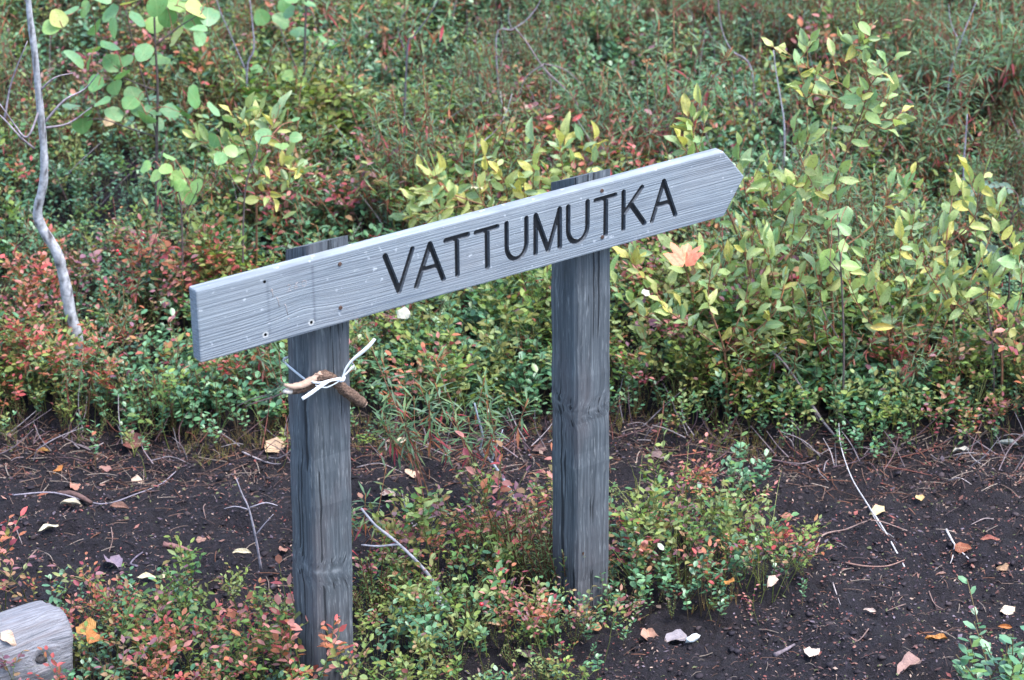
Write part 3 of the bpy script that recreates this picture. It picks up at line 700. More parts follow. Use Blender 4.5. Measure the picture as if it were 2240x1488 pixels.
for sgn in (-1, 1):       # beside the view
    x, y = scatter(.07, .6, 6.6, (lambda s: (ca-(s-cs)*.222-1.0, ca-(s-cs)*.222-.05)) if sgn < 0 else (lambda s: (ca+(s-cs)*.222+.05, ca+(s-cs)*.222+1.0)), rg)
    add_cover(x, y, behind(x, y) > .02, 1.35)
x, y = scatter(.033, -1.4, 1.2, width(.5), rg); inside = inpoly(x, y, FP) | inpoly(x, y, CP)
# keep clear of the posts and the log
clear = ~((np.abs(x-.05) < .062) & (np.abs(y-.05) < .062)) & ~((np.abs(x-.745) < .062) & (np.abs(y-.05) < .062))
edge = np.minimum.reduce([np.hypot(x-A([p[0] for p in FP])[i], y-A([p[1] for p in FP])[i]) for i in range(len(FP))])
LOG_END = G(132, 1474); LOGR = .098
clear &= ~((x < LOG_END[0]+.02) & (np.abs(y-LOG_END[1]) < LOGR*1.02))
gap = fbm(x*5+21, y*5+7, 2)
add_cover(x, y, inside & clear & (rg.random(len(x)) < np.where(gap < -.16, .50, .97)), .63, (.55+.6*rg.random(len(x)))*(1+.8*fbm(x*4+50, y*4+9, 2)))
# stragglers on the soil
x, y = scatter(.08, -1.1, 1.3, width(.1), rg); b = behind(x, y); nf = np.minimum.reduce([np.hypot(x-p[0], y-p[1]) for p in FP])
add_cover(x, y, (rg.random(len(x)) < .22) & (b < 0) & ((b > -.16) | (nf < .12)), .5)
COVER = {'lingon': ('lingonberry_cover', 'low glossy green lingonberry leaves carpeting the heath', 'lingonberry', M_gloss),
         'bilberry': ('bilberry_cover', 'thin-leaved bilberry turning green to red across the heath', 'bilberry', M_soft),
         'ledum': ('labrador_tea_cover', 'narrow-leaved marsh tea with rusty stems filling the back of the heath', 'marsh tea', M_soft),
         'crow': ('crowberry_cover', 'fine needle-leaved crowberry between the other heath plants', 'crowberry', M_soft)}
for k in KN:
    p = np.concatenate([q[0] for q in LISTS[k]]); s = np.concatenate([q[1] for q in LISTS[k]]); a = np.concatenate([q[2] for q in LISTS[k]])
    V, F, C = instance(k, p, s, a, rg); nm_, lb, ct, mt = COVER[k]; print(k, len(p), len(F))
    tag(mk(nm_, V, F, mt, C=C), lb, ct, kind='stuff')
# grass blades among the heath edge
x, y = scatter(.13, -.9, 3.5, width(.1), rg); b = behind(x, y); ins = inpoly(x, y, FP)
kp = ((b > -.05) & (rg.random(len(x)) < .20)) | (ins & (rg.random(len(x)) < .35)); x, y = x[kp], y[kp]
V, F, C = instance('grass', np.stack([x, y, gz(x, y)], 1), .6+.5*rg.random(len(x)), np.zeros(len(x)), rg)
tag(mk('grass', V, F, M_soft, C=C), 'sparse yellow-green grass blades rising among the heath plants', 'grass', kind='stuff')
# moss: tiny tufts along the edge of the soil
x, y = scatter(.024, -.9, 1.9, width(.05), rg); b = behind(x, y)
mp_ = fbm(x*5+3, y*5+1, 2); ed = np.abs(b) < .12; kp = (ed & (mp_ > .18)) | (inpoly(x, y, FP) & (mp_ > .28)); x, y = x[kp], y[kp]
V, F, C = instance('crow', np.stack([x, y, gz(x, y)+.004], 1), .16+.12*rg.random(len(x)), np.zeros(len(x)), rg)
tag(mk('moss', V, F, M_soft, C=C*A([1.5, 1.25, 1.0])), 'patches of short yellow-green moss along the path edge', 'moss', kind='stuff')

# ------------------------------------------------------------------ litter on the soil: needles, bits of twig, crumbs
parts = []; x, y = scatter(.017, -1.15, 1.6, width(.12), rg); b = behind(x, y); ins = inpoly(x, y, FP)
kp = (rg.random(len(x)) < np.where(b > -.22, .70, .22)) & (b < .15) & ~ins; x, y = x[kp], y[kp]; b = b[kp]
LC = [(.14, .08, .06), (.09, .055, .05), (.20, .13, .10), (.06, .04, .04), (.18, .08, .05), (.27, .21, .17)]
for i in range(len(x)):
    a = U(0, 6.28); L = random.choice((.008, .012, .016, .02, .03, .05)) if b[i] < -.22 else random.choice((.012, .02, .03, .045, .06, .08)); h = gsurf(x[i], y[i])+.002
    dv = rdir(a, U(-.05, .25)); cv = rdir(a+1.57, 0)*L*random.gauss(0, .05); c0 = A([x[i], y[i], h])
    pts = [c0-dv*L*.5*A([1, 1, 0]), c0+cv+A([0, 0, .004]), c0+dv*L*.5]
    r_ = U(.0004, .0009) if L < .05 else U(.0008, .0016)
    if L > .04: pts = smooth_path(pts, 2)
    parts.append(tube(pts, r_, 3, A(random.choice(LC))*U(.6, 1.2), cap=False))
V, F, C = joinm(parts); tag(mk('needle_litter', V, F, M_litter, C=C), 'brown needles and twig crumbs strewn over the dark soil', 'litter', kind='stuff')
# flakes: torn leaf bits, bark scales
parts = []; x, y = scatter(.0105, -1.15, 1.5, width(.1), rg); b = behind(x, y); kp = (b < .12) & (rg.random(len(x)) < np.where(b > -.2, .85, .55)) & (fbm(x*7, y*7, 2)+.35*rg.random(len(x)) > -.05); x, y = x[kp], y[kp]
FC = [(.11, .06, .055), (.18, .08, .065), (.08, .06, .075), (.25, .13, .10), (.06, .042, .055), (.14, .11, .13), (.32, .22, .17), (.21, .065, .055), (.10, .11, .05)]
for i in range(len(x)):
    a = U(0, 6.28); L = U(.003, .011)*(2 if random.random() < .08 else 1); v, f = leaf2(L, L*U(.25, .7), curl=U(-.4, .4), p=A([x[i], y[i], gsurf(x[i], y[i])+.0022]), d=rdir(a, U(-.15, .35)), nrm=UPV0+A([U(-.5, .5), U(-.5, .5), 0])); parts.append((v, f, A([A(random.choice(FC))*U(.6, 1.25)])))
V, F, C = joinm(parts); tag(mk('leaf_flakes', V, F, M_litter, C=C), 'torn bits of leaf and bark scattered over the dark soil', 'litter', kind='stuff')
# crumbs of peat
parts = []; x, y = scatter(.026, -1.15, 1.45, width(.1), rg); kp = (behind(x, y) < .05) & ~inpoly(x, y, FP); x, y = x[kp], y[kp]
ico = bmesh.new(); bmesh.ops.create_icosphere(ico, subdivisions=1, radius=1); IV = A([v.co[:] for v in ico.verts]); IF = A([[v.index for v in f.verts] for f in ico.faces]); ico.free()
for i in range(len(x)):
    s = random.choice((.0015, .002, .003, .003, .004, .007))*U(.7, 1.3); v = IV*(1+rg.normal(0, .42, (len(IV), 1)))*s*A([1.2, U(.6, 1.2), .55])
    parts.append((v+A([x[i], y[i], gsurf(x[i], y[i])+s*.25]), IF, A([A(random.choice([(.012, .010, .013), (.02, .016, .021), (.032, .024, .029), (.055, .04, .042)]))*U(.7, 1.2)])))
V, F, C = joinm(parts); tag(mk('peat_crumbs', V, F, M_litter, C=C, smooth=False), 'small dark crumbs of peat lying on the path', 'soil', kind='stuff')

# ------------------------------------------------------------------ single leaves (unit length along +y)
def leaf_mesh(name, W, wf, fold=.12, curl=.15, wavy=.03, seed=0, rows=6):
    r0 = random.Random(seed); V = []; F = []
    xs = (-1, -.5, 0, .5, 1)
    for i in range(rows+1):
        t = i/rows; ww = W*.5*wf(t)
        for x_ in xs:
            z_ = fold*abs(x_)*ww*2-curl*t*t+wavy*math.sin(t*9+x_*2.5+seed)*abs(x_)+r0.uniform(-.006, .006)
            V.append((x_*ww, t, z_))
    for i in range(rows):
        for j in range(4):
            a = i*5+j; F.append((a, a+1, a+6, a+5))
    me = bpy.data.meshes.new(name); me.from_pydata(V, [], F); me.update()
    for p in me.polygons: p.use_smooth = True
    return me
w_round = lambda t: max(.02, math.sin(math.pi*min(1, .03+.95*t**.80)))**.55
w_will = lambda t: max(.02, math.sin(math.pi*min(1, .02+.97*t**.92)))**.85
w_birch = lambda t: max(.02, math.sin(math.pi*min(1, .03+.96*t**.62)))**.75
def variants(nm, W, wf, n, mat, **kw):
    out = []
    for i in range(n):
        q = {k: (random.uniform(*v) if isinstance(v, tuple) else v) for k, v in kw.items()}
        me = leaf_mesh(nm, W*random.uniform(.9, 1.1), wf, seed=i*3+1, **q); me.materials.append(mat); out.append(me)
    return out
ASP = variants('aspen_leaf', .98, w_round, 5, M_leaf, fold=(.0, .14), curl=(-.05, .25), wavy=(.01, .05))
WIL = variants('willow_leaf', .42, w_will, 10, M_leaf, fold=(.0, .65), curl=(-.2, .5), wavy=(.02, .09))
BRO = variants('broad_leaf', .62, w_birch, 4, M_leaf, fold=(.05, .2), curl=(.0, .2), wavy=(.03, .07))
F_OV = variants('ovate_leaf', .72, w_birch, 5, M_fallen, fold=(-.25, .45), curl=(-.3, .35), wavy=(.05, .12))
F_RO = variants('round_leaf', .95, w_round, 4, M_fallen, fold=(-.2, .35), curl=(-.25, .3), wavy=(.05, .1))
F_NA = variants('narrow_leaf', .34, w_will, 4, M_fallen, fold=(.2, .8), curl=(-.3, .3), wavy=(.03, .09))
def place(me, p, d, nrm, L, c, parent=None, name='leaf'):
    o = bpy.data.objects.new(name, me); col.objects.link(o); Fm = frame(np.asarray(d, float), np.asarray(nrm, float)); p = np.asarray(p, float)
    if parent: p = p-wloc(parent)
    M = Matrix([[Fm[i][j]*L for j in range(3)]+[p[i]] for i in range(3)]+[[0, 0, 0, 1]])
    if parent: o.parent = parent
    o.matrix_basis = M; o.color = (*c, 1); return o
TOC = -np.array([_f[0], _f[1], _f[2]])
def rv(s=1.): return A([U(-s, s), U(-s, s), U(-s, s)])
def unit(v): return v/(np.linalg.norm(v)+1e-9)
def shade(c, v=.18):
    k = U(1-v, 1+v); return tuple(min(1, x*k) for x in c)
WC = [(.15, .29, .13), (.21, .35, .15), (.28, .39, .15), (.34, .42, .16), (.27, .38, .20), (.42, .45, .16), (.52, .47, .13)]
def shrub(label, base_px, branches, yellow=.4, lpx=(24, 50), side=3, name='willow_shrub', dens=.62, stemc=(.22, .105, .06), spread=.10):
    base = G(*base_px); root = tag(empty(name, base), label, 'shrub', 'willow shrubs in the heath'); dist = np.linalg.norm(base-CAM); m = dist/FPX; parts = []; leaves = []
    for bi, br in enumerate(branches):
        off = U(-spread, spread); n = len(br); first = (bi == 0 or br[0] == tuple(base_px))
        P = smooth_path([on(base, q[0], q[1], off*(i/(n-1))+.0) for i, q in enumerate(br)], 4)
        if first: P[0] = base-A([0, 0, .03])
        rr = np.linspace(.0040, .0013, len(P)) if first else np.linspace(.0022, .0011, len(P)); parts.append(tube(P, rr, 5, A(stemc)*U(.8, 1.3)))
        segs = [(P, .30 if first else .12)]
        Ln = np.linalg.norm(np.diff(P, axis=0), axis=1).sum()
        for k in range(side):
            t = U(.40, .92); p = A([np.interp(t, np.linspace(0, 1, len(P)), P[:, j]) for j in range(3)]); i0 = min(int(t*(len(P)-1)), len(P)-2); tg = unit(P[i0+1]-P[i0])
            dd = unit(tg*.7+rv()*.9+UPV*.35); L = U(.05, .11); q = smooth_path([p, p+dd*L*.5, p+unit(dd+UPV*.3)*L], 3); parts.append(tube(q, np.linspace(.0013, .0008, len(q)), 4, A((.34, .14, .06))*U(.8, 1.2))); segs.append((q, .2))
        for q, t0 in segs:
            L = np.linalg.norm(np.diff(q, axis=0), axis=1).sum(); nl = max(3, int(L*(1-t0)/.021*dens))
            for i in range(nl):
                t = t0+(1-t0)*(i+.5)/nl; p = A([np.interp(t, np.linspace(0, 1, len(q)), q[:, j]) for j in range(3)]); i0 = min(int(t*(len(q)-1)), len(q)-2); tg = unit(q[i0+1]-q[i0])
                sd = unit(np.cross(tg, TOC))*(1 if i % 2 else -1); d = unit(tg*.45+sd*U(.3, 1.0)+rv(.75)) if i < nl-1 else unit(tg+rv(.3))
                leaves.append((p, d, unit(UPV*.6+TOC*.5+rv(.85)), t))
    V, F, C = joinm(parts); mk('stem', V, F, M_twig, root, C=C)
    for (p, d, nr, t) in leaves:
        L = U(*lpx)*m*(.8+.3*t); k = min(int(random.betavariate(1.2+2*yellow, 2.6-1.6*yellow)*len(WC)), len(WC)-1)
        place(random.choice(WIL), p, d, nr, L, shade(WC[k]), root)
    return root
shrub('tall willow shoot with forked leafy top above the arrow tip', (1830, 870), [[(1830, 870), (1822, 700), (1815, 560), (1812, 450), (1852, 330), (1888, 240), (1905, 185), (1960, 125)], [(1888, 240), (1850, 190), (1795, 165), (1705, 105)], [(1905, 185), (1885, 130), (1880, 85)], [(1852, 330), (1905, 270), (1975, 260)], [(1815, 560), (1900, 500), (1985, 400)], [(1812, 450), (1770, 390), (1745, 330)], [(1888, 240), (1830, 215), (1735, 200)]], .35, side=4)
shrub('willow shrub sprouting just behind the arrow tip', (1660, 820), [[(1660, 820), (1650, 640), (1600, 480), (1525, 330), (1515, 250)], [(1650, 640), (1640, 480), (1610, 310)], [(1650, 640), (1690, 470), (1680, 340)], [(1650, 640), (1720, 480), (1765, 330)], [(1640, 480), (1570, 400), (1480, 310)], [(1690, 470), (1740, 420), (1800, 400)]], .45)
shrub('low willow shrub right of the second post below the board', (1500, 850), [[(1500, 850), (1480, 720), (1420, 620), (1370, 560)], [(1500, 850), (1520, 700), (1500, 590), (1470, 540)], [(1520, 700), (1570, 640), (1600, 590)], [(1480, 720), (1400, 690), (1355, 650)], [(1500, 850), (1440, 780), (1390, 720)]], .55)
shrub('yellow-leaved willow shrub at the far right edge of the heath', (2090, 890), [[(2090, 890), (2085, 680), (2070, 540), (2085, 420)], [(2085, 680), (2010, 560), (1985, 470)], [(2085, 680), (2150, 560), (2190, 440)], [(2085, 680), (2050, 600), (2000, 570)], [(2070, 540), (2130, 480), (2140, 410)], [(2085, 680), (2180, 620), (2225, 520)]], .75)
shrub('sparse willow shrub between the broad-leaved seedling and the yellow willow', (1960, 900), [[(1960, 900), (1945, 740), (1910, 620), (1885, 540)], [(1945, 740), (1985, 640), (1960, 560)], [(1945, 740), (1890, 690), (1850, 600)], [(1945, 740), (2020, 700), (2060, 640)]], .4)
shrub('golden willow shrub showing over the top edge of the board', (1110, 690), [[(1110, 690), (1090, 540), (1020, 450), (925, 415)], [(1090, 540), (1060, 450), (1010, 370)], [(1090, 540), (1110, 430), (1090, 370)], [(1090, 540), (1160, 430), (1165, 350)], [(1090, 540), (1220, 420), (1225, 300)], [(1220, 420), (1270, 390), (1300, 340)], [(1020, 450), (960, 460), (905, 470)], [(1060, 450), (980, 420), (940, 380)]], .8, side=4)
shrub('pale willow shoot beneath the aspen sapling, left of the board', (560, 650), [[(560, 650), (560, 420), (540, 330), (505, 245)], [(560, 420), (575, 330), (600, 250)], [(560, 420), (610, 370), (640, 375)], [(560, 420), (500, 350), (445, 300)], [(575, 330), (545, 300), (555, 260)], [(560, 420), (590, 420), (600, 440)]], .6, lpx=(30, 46))
shrub('willow shrub leaning in from the right border', (2190, 910), [[(2190, 910), (2190, 760), (2160, 650), (2170, 580)], [(2190, 760), (2230, 660), (2235, 580)], [(2190, 760), (2120, 690), (2080, 650)], [(2190, 760), (2250, 720), (2290, 620)]], .35)
shrub('willow shrub under the orange maple leaf', (1590, 910), [[(1590, 910), (1585, 770), (1550, 660), (1560, 560)], [(1585, 770), (1630, 660), (1640, 560)], [(1585, 770), (1690, 690), (1720, 600)], [(1585, 770), (1520, 720), (1460, 680)], [(1585, 770), (1650, 740), (1700, 730)]], .45)
shrub('bushy green willow in front of the tall forked shoot', (1745, 880), [[(1745, 880), (1740, 720), (1730, 560), (1740, 470)], [(1740, 720), (1690, 600), (1680, 520)], [(1740, 720), (1790, 640), (1800, 560)], [(1740, 720), (1700, 700), (1660, 660)], [(1730, 560), (1770, 500), (1800, 470)]], .35)

def seedling(label, base_px, stems, lv, meshes, cols, name, cat, group=None, petc=(.30, .12, .08), stemc=(.10, .075, .07), srad=.005, jit=.10, fl=.55):
    """sapling whose leaves hang at given spots; each leaf stalk joins the nearest twig"""
    base = G(*base_px); root = tag(empty(name, base), label, cat, group); m = np.linalg.norm(base-CAM)/FPX; parts = []; nodes = []
    for si, s_ in enumerate(stems):
        off = 0 if si == 0 else U(-jit, jit); P = smooth_path([on(base, q[0], q[1], off*i/max(1, len(s_)-1)) for i, q in enumerate(s_)], 4)
        if si == 0: P[0] = base-A([0, 0, .03])
        parts.append(tube(P, np.linspace(srad if si == 0 else srad*.55, srad*.45 if si == 0 else srad*.25, len(P)), 6, A(stemc)*U(.9, 1.3))); nodes += list(P[1:])
    todo = []
    for q in lv:
        o_ = U(-jit, jit); c = on(base, q[0], q[1], o_); todo.append((c, q[2]*m, q[3] if len(q) > 3 else None))
    while todo:
        NP = A(nodes); best = min(range(len(todo)), key=lambda i: np.min(np.linalg.norm(NP-todo[i][0], axis=1))); c, L, cc = todo.pop(best)
        nb = NP[np.argmin(np.linalg.norm(NP-c, axis=1))]; dirv = c-nb; h = unit(A([dirv[0], dirv[1], 0])+rv(.25)*.3); d = unit(h*.8+A([0, 0, U(-.35, .15)])+rv(.2))
        b0 = c-d*L*.5; mid = nb*.5+b0*.5+A([0, 0, .012]); q = smooth_path([nb, mid, b0], 3); parts.append(tube(q, np.linspace(.0014, .0009, len(q)), 4, A(petc)*U(.8, 1.2))); nodes += [mid, b0]
        nr = unit(UPV*.9+TOC*fl+rv(.45)); place(random.choice(meshes), b0, d, nr, L*U(.85, 1.05), shade(cc or random.choice(cols), .15), root)
    V, F, C = joinm(parts); mk('stem', V, F, M_twig, root, C=C); return root
AC = [(.13, .30, .11), (.17, .35, .14), (.22, .37, .12), (.12, .28, .13), (.19, .36, .17)]
YG = (.42, .46, .14)
seedling('aspen sapling with round green leaves in the upper left corner', (342, 520), [[(342, 520), (343, 300), (345, 200), (340, 100), (336, 0), (330, -120)], [(343, 300), (320, 200), (290, 90), (275, 20)], [(345, 200), (270, 170), (200, 130)], [(340, 100), (390, 60), (440, 30)], [(343, 300), (280, 280), (215, 260), (150, 275)]],
 [(150, 22, 44), (127, 42, 40, YG), (182, 22, 44), (243, 32, 46), (205, 60, 46), (290, 6, 52, YG), (345, 15, 56), (385, 8, 50), (432, 18, 50, YG), (455, 32, 52), (418, 48, 46), (340, 52, 44), (366, 44, 48), (389, 81, 52, YG), (300, 45, 46), (246, 62, 44), (240, 100, 46), (205, 106, 44), (166, 127, 54), (197, 137, 46), (246, 139, 46), (277, 133, 40), (314, 115, 44), (352, 130, 50), (436, 60, 42), (434, 82, 38), (268, 166, 40), (210, 184, 42), (250, 190, 38), (291, 204, 48), (154, 231, 42), (284, 226, 44), (425, 213, 50), (336, 214, 40), (306, 240, 46), (332, 244, 42), (372, 242, 44), (396, 243, 50), (322, 256, 44), (340, 270, 48), (250, 252, 44), (277, 268, 40), (180, 272, 48), (470, 240, 42), (182, 245, 40), (224, 222, 38), (110, 60, 40), (320, -15, 50), (400, -20, 50), (260, -20, 48), (220, -10, 46), (180, -30, 46), (450, -25, 48)], ASP, AC, 'aspen_sapling', 'sapling', 'aspen saplings')
seedling('low aspen sprout with clustered round leaves left of the willow shoot', (400, 720), [[(400, 720), (398, 480), (390, 420), (372, 370)], [(398, 480), (430, 420), (432, 400)]],
 [(315, 366, 36), (338, 386, 34), (370, 342, 34), (364, 372, 32), (386, 386, 28), (402, 378, 28), (378, 396, 26), (393, 404, 30), (345, 412, 32), (362, 418, 28), (432, 406, 38), (402, 424, 34), (416, 432, 32)], ASP, [(.20, .38, .12), (.26, .42, .13)], 'aspen_sprout', 'sapling', 'aspen saplings', srad=.003)
seedling('slender aspen sapling with few leaves above the middle of the board', (668, 330), [[(668, 330), (666, 190), (668, 60), (672, -60)], [(666, 190), (640, 130), (612, 60)], [(666, 190), (700, 120), (722, 90)]],
 [(680, 6, 40), (632, 28, 38), (615, 45, 40), (656, 70, 40), (702, 74, 38), (713, 86, 40), (729, 104, 36), (690, 153, 34), (655, 166, 36), (684, 172, 34), (626, 166, 34), (572, 38, 36), (640, -10, 40), (700, -20, 40), (622, 12, 34), (560, 150, 30)], ASP, AC, 'aspen_sapling', 'sapling', 'aspen saplings', srad=.0055)
seedling('small aspen sprout entangled in the pale willow shoot', (530, 700), [[(530, 700), (535, 430), (560, 340), (572, 300)], [(535, 430), (500, 380), (480, 350)]],
 [(577, 298, 38), (575, 348, 42), (481, 350, 34), (617, 322, 32), (646, 300, 26), (471, 306, 34), (505, 330, 34), (648, 262, 20)], ASP, AC, 'aspen_sprout', 'sapling', 'aspen saplings', srad=.003)
seedling('seedling with large pale broad leaves right of the arrow tip', (1842, 930), [[(1842, 930), (1846, 760), (1840, 600), (1832, 470)], [(1846, 760), (1800, 680), (1790, 640)], [(1840, 600), (1815, 570), (1805, 560)]],
 [(1820, 470, 48, (.33, .50, .22)), (1850, 476, 48, (.30, .47, .22)), (1812, 492, 44, (.33, .50, .24)), (1845, 500, 40, (.27, .44, .2)), (1845, 535, 42, (.30, .46, .16)), (1806, 568, 54, (.33, .50, .12)), (1862, 582, 46, (.26, .44, .12)), (1806, 650, 46, (.36, .50, .18)), (1880, 652, 44, (.32, .48, .14)), (1818, 742, 44, (.25, .42, .12)), (1795, 690, 40, (.25, .40, .13))], BRO, [(.3, .45, .15)], 'broad_leaved_seedling', 'seedling', srad=.0035, fl=.9)
seedling('broad-leaved seedling close to the right border', (2175, 900), [[(2175, 900), (2172, 760), (2160, 640), (2195, 570)], [(2172, 760), (2210, 700), (2225, 690)]],
 [(2205, 572, 52, (.26, .42, .18)), (2172, 662, 48, (.33, .45, .16)), (2130, 640, 46, (.36, .46, .15)), (2222, 660, 44), (2215, 720, 46)], BRO, [(.3, .45, .15)], 'broad_leaved_seedling', 'seedling', srad=.003, fl=.8)
# rowan: pinnate, bluish leaflets
base = G(2205, 720); rt = tag(empty('rowan_seedling', base), 'rowan seedling with bluish pinnate leaflets at the right border', 'seedling'); parts = []
for br in ([(2205, 720), (2208, 600), (2212, 480), (2225, 425), (2170, 405), (2125, 412)], [(2212, 480), (2240, 450), (2290, 430)], [(2208, 600), (2190, 560), (2160, 545)]):
    P = smooth_path([on(base, *q) for q in br], 5); parts.append(tube(P, np.linspace(.003, .001, len(P)), 5, (.15, .09, .08)))
    for i in range(9):
        t = 1-i*.042*(2 if len(br) < 4 else 1); p = A([np.interp(t, np.linspace(0, 1, len(P)), P[:, j]) for j in range(3)]); i0 = min(int(t*(len(P)-1)), len(P)-2); tg = unit(P[i0+1]-P[i0])
        for s_ in (-1, 1):
            place(random.choice(WIL), p, unit(tg*.4+s_*unit(np.cross(tg, UPV))+rv(.15)), unit(UPV+TOC*.6+rv(.3)), U(.034, .042), shade((.10, .18, .14)), rt)
V, F, C = joinm(parts); mk('stem', V, F, M_twig, rt, C=C)

# ------------------------------------------------------------------ grey sapling trunk on the left
base = G(180, 830); tr = tag(empty('sapling_tree', base), 'slender grey sapling with a kinked bare trunk at the left border', 'tree')
path = [(55, -420), (60, -150), (62, 0), (75, 110), (87, 230), (96, 330), (95, 400), (82, 462), (93, 500), (124, 552), (140, 610), (153, 680), (170, 745), (180, 830)]
P = smooth_path([on(base, *q) for q in path], 5); P[-1] = base-A([0, 0, .03]); rr = np.interp(np.linspace(0, 1, len(P)), [0, .3, .6, .8, 1], [.006, .0095, .0135, .0155, .018]); rr = rr*(1+rg.normal(0, .05, len(rr)))
V, F, _ = tube(P, rr, 10); cc = np.full((len(V), 3), (.33, .325, .335)); cc *= (.75+.5*rg.random((len(V), 1))); cc[rg.random(len(V)) < .10] = (.07, .06, .06); mk('trunk', V, F, M_twig, tr, C=cc)
for br in ([(88, 235), (60, 300), (30, 270), (5, 235), (-30, 190)], [(92, 275), (140, 220), (185, 195), (215, 160)], [(75, 325), (45, 300), (10, 262), (-20, 235)], [(97, 280), (150, 270), (200, 235)], [(86, 200), (120, 170), (160, 160)], [(62, 10), (20, -60), (0, -160)], [(60, -100), (110, -180), (140, -300)], [(10, 262), (25, 180), (60, 90)], [(58, -250), (30, -330), (20, -420)]):
    q = smooth_path([on(base, a, b_, U(-.04, .04) if i else 0) for i, (a, b_) in enumerate(br)], 4); V, F, C = tube(q, np.linspace(.0035, .0012, len(q)), 5, A((.24, .20, .22))*U(.8, 1.2)); mk('branch', V, F, M_twig, tr, C=np.repeat(C, len(V), 0))

# ------------------------------------------------------------------ log in the lower left corner
le = LOG_END; lg = tag(empty('log', (le[0], le[1], le[2])), 'pale weathered log lying in the lower left corner', 'log')
def log_mat():
    m, t, b = nmat('weathered_log'); tc = N(t, 'ShaderNodeTexCoord').outputs['Object']
    low = noise(t, mapping(t, tc, (3, 4, 4)), 1, 3); sx = N(t, 'ShaderNodeSeparateXYZ'); t.links.new(tc, sx.inputs[0])
    cx = N(t, 'ShaderNodeCombineXYZ'); t.links.new(sx.outputs[0], cx.inputs[0]); t.links.new(math_(t, 'ADD', sx.outputs[1], math_(t, 'MULTIPLY', low, .05)), cx.inputs[1]); t.links.new(math_(t, 'ADD', sx.outputs[2], math_(t, 'MULTIPLY', low, .05)), cx.inputs[2])
    g1 = noise(t, mapping(t, cx.outputs[0], (9, 230, 230)), 1, 4, .7); g2 = noise(t, mapping(t, cx.outputs[0], (5, 90, 90), (3, 3, 3)), 1, 3)
    c = ramp(t, g1, [(.3, (.13, .125, .135)), (.5, (.225, .22, .235)), (.7, (.31, .31, .33))]); c = mix(t, ramp(t, g2, [(.54, (0, 0, 0)), (.70, (.6, .6, .6))]), c, (.19, .165, .165)); c = mix(t, ramp(t, g2, [(.28, (.7, .7, .7)), (.36, (0, 0, 0))]), c, (.07, .075, .085))
    t.links.new(c, b.inputs['Base Color']); b.inputs['Roughness'].default_value = .85; b.inputs['Specular IOR Level'].default_value = .2; bump(t, math_(t, 'ADD', g1, g2), b, .9, .005); return m
M_log = log_mat(); V = []; F = []; ns, nr_ = 110, 48; kxa = (-.072, 2.94)
for i in range(ns+1):
    xx = -1.0*(1-i/ns)**1.0; endf = .0 if i < ns-6 else (i-ns+6)/6
    for j in range(nr_):
        q = 2*math.pi*j/nr_; rr_ = LOGR*(1+.025*math.sin(3*q+1)+.02*math.sin(5*q+xx*4))+.006*vnoise(A([xx*6+9]), A([q*7]))[0]+.003*vnoise(A([xx*25+9]), A([q*21]))[0]
        rr_ *= 1-.03*endf**4; cq, sq = abs(math.cos(q+.25)), abs(math.sin(q+.25)); rr_ *= .93*(cq**3+sq**3)**(-1/3)
        dk = math.hypot((xx-kxa[0]), LOGR*((q-kxa[1]+math.pi) % (2*math.pi)-math.pi)); rr_ -= .022*math.exp(-(dk/.015)**2)-.006*math.exp(-((dk-.028)/.011)**2)
        V.append((xx+.006*math.sin(q*3+1)*(i/ns), math.cos(q)*rr_, LOGR*.92+math.sin(q)*rr_))
for i in range(ns):
    for j in range(nr_):
        a = i*nr_+j; b_ = i*nr_+(j+1) % nr_; F += [(a, a+nr_, b_+nr_), (a, b_+nr_, b_)]
V.append((.0, 0, LOGR*.9)); V.append((-1.0, 0, LOGR*.9))
for j in range(nr_):
    F.append((ns*nr_+j, len(V)-2, ns*nr_+(j+1) % nr_)); F.append((j, (j+1) % nr_, len(V)-1))
mk('log_body', A(V)+A(lg.location), F, M_log, lg)
kq = kxa[1]; kc = A(lg.location)+A([kxa[0], math.cos(kq)*(LOGR-.020), LOGR*.92+math.sin(kq)*(LOGR-.020)]); kv = IV*(1+rg.normal(0, .35, (len(IV), 1)))*A([.020, .010, .013])+kc; o = mk('knot', kv, IF, plain('knot_wood', (.075, .068, .068), .9, .2, .8, 160, .006), lg); o['label'] = 'dark hollow knot'

# ------------------------------------------------------------------ single heath plants that stand out
def heath_plant(kind, label, base_px, n, rad, sc, aut, name, cat, group=None, hue=None, tops=None):
    b0 = G(*base_px); root = tag(empty(name, b0), label, cat, group); st_, fo = [], []
    for i in range(n):
        a = U(0, 6.28); r_ = rad*math.sqrt(random.random()); x_, y_ = b0[0]+r_*math.cos(a), b0[1]+r_*math.sin(a)
        V, F, At = random.choice(TPL['ledum_big' if kind == 'ledum' else kind]); yw = U(0, 6.28); c, s = math.cos(yw), math.sin(yw); tx, ty = random.gauss(0, .2), random.gauss(0, .2); k = sc*U(.85, 1.2)
        W = np.stack([V[:, 0]*c-V[:, 1]*s+V[:, 2]*tx, V[:, 0]*s+V[:, 1]*c+V[:, 2]*ty, V[:, 2]], 1)*k+A([x_, y_, float(gz(x_, y_))])
        h = random.random() if hue is None else hue+U(-.04, .04); C = colour(kind, At, A([[min(.99, max(0, aut+U(-.08, .08)))]]), A([[h]]))[0]
        ss = At[F[:, 0], 2] < -.5; st_.append((W, F[ss], C)); fo.append((W, F[~ss], C))
    for nm_, ls, mt in (('stem', st_, M_twig), ('foliage', fo, M_gloss if kind == 'lingon' else M_soft)):
        V, F, C = joinm(ls); used = np.unique(F); mp2 = np.zeros(len(V), int); mp2[used] = np.arange(len(used)); o = mk(nm_, V[used], mp2[F], mt, root, C=C[used])
        if nm_ == 'foliage': o['kind'] = 'stuff'
    return root
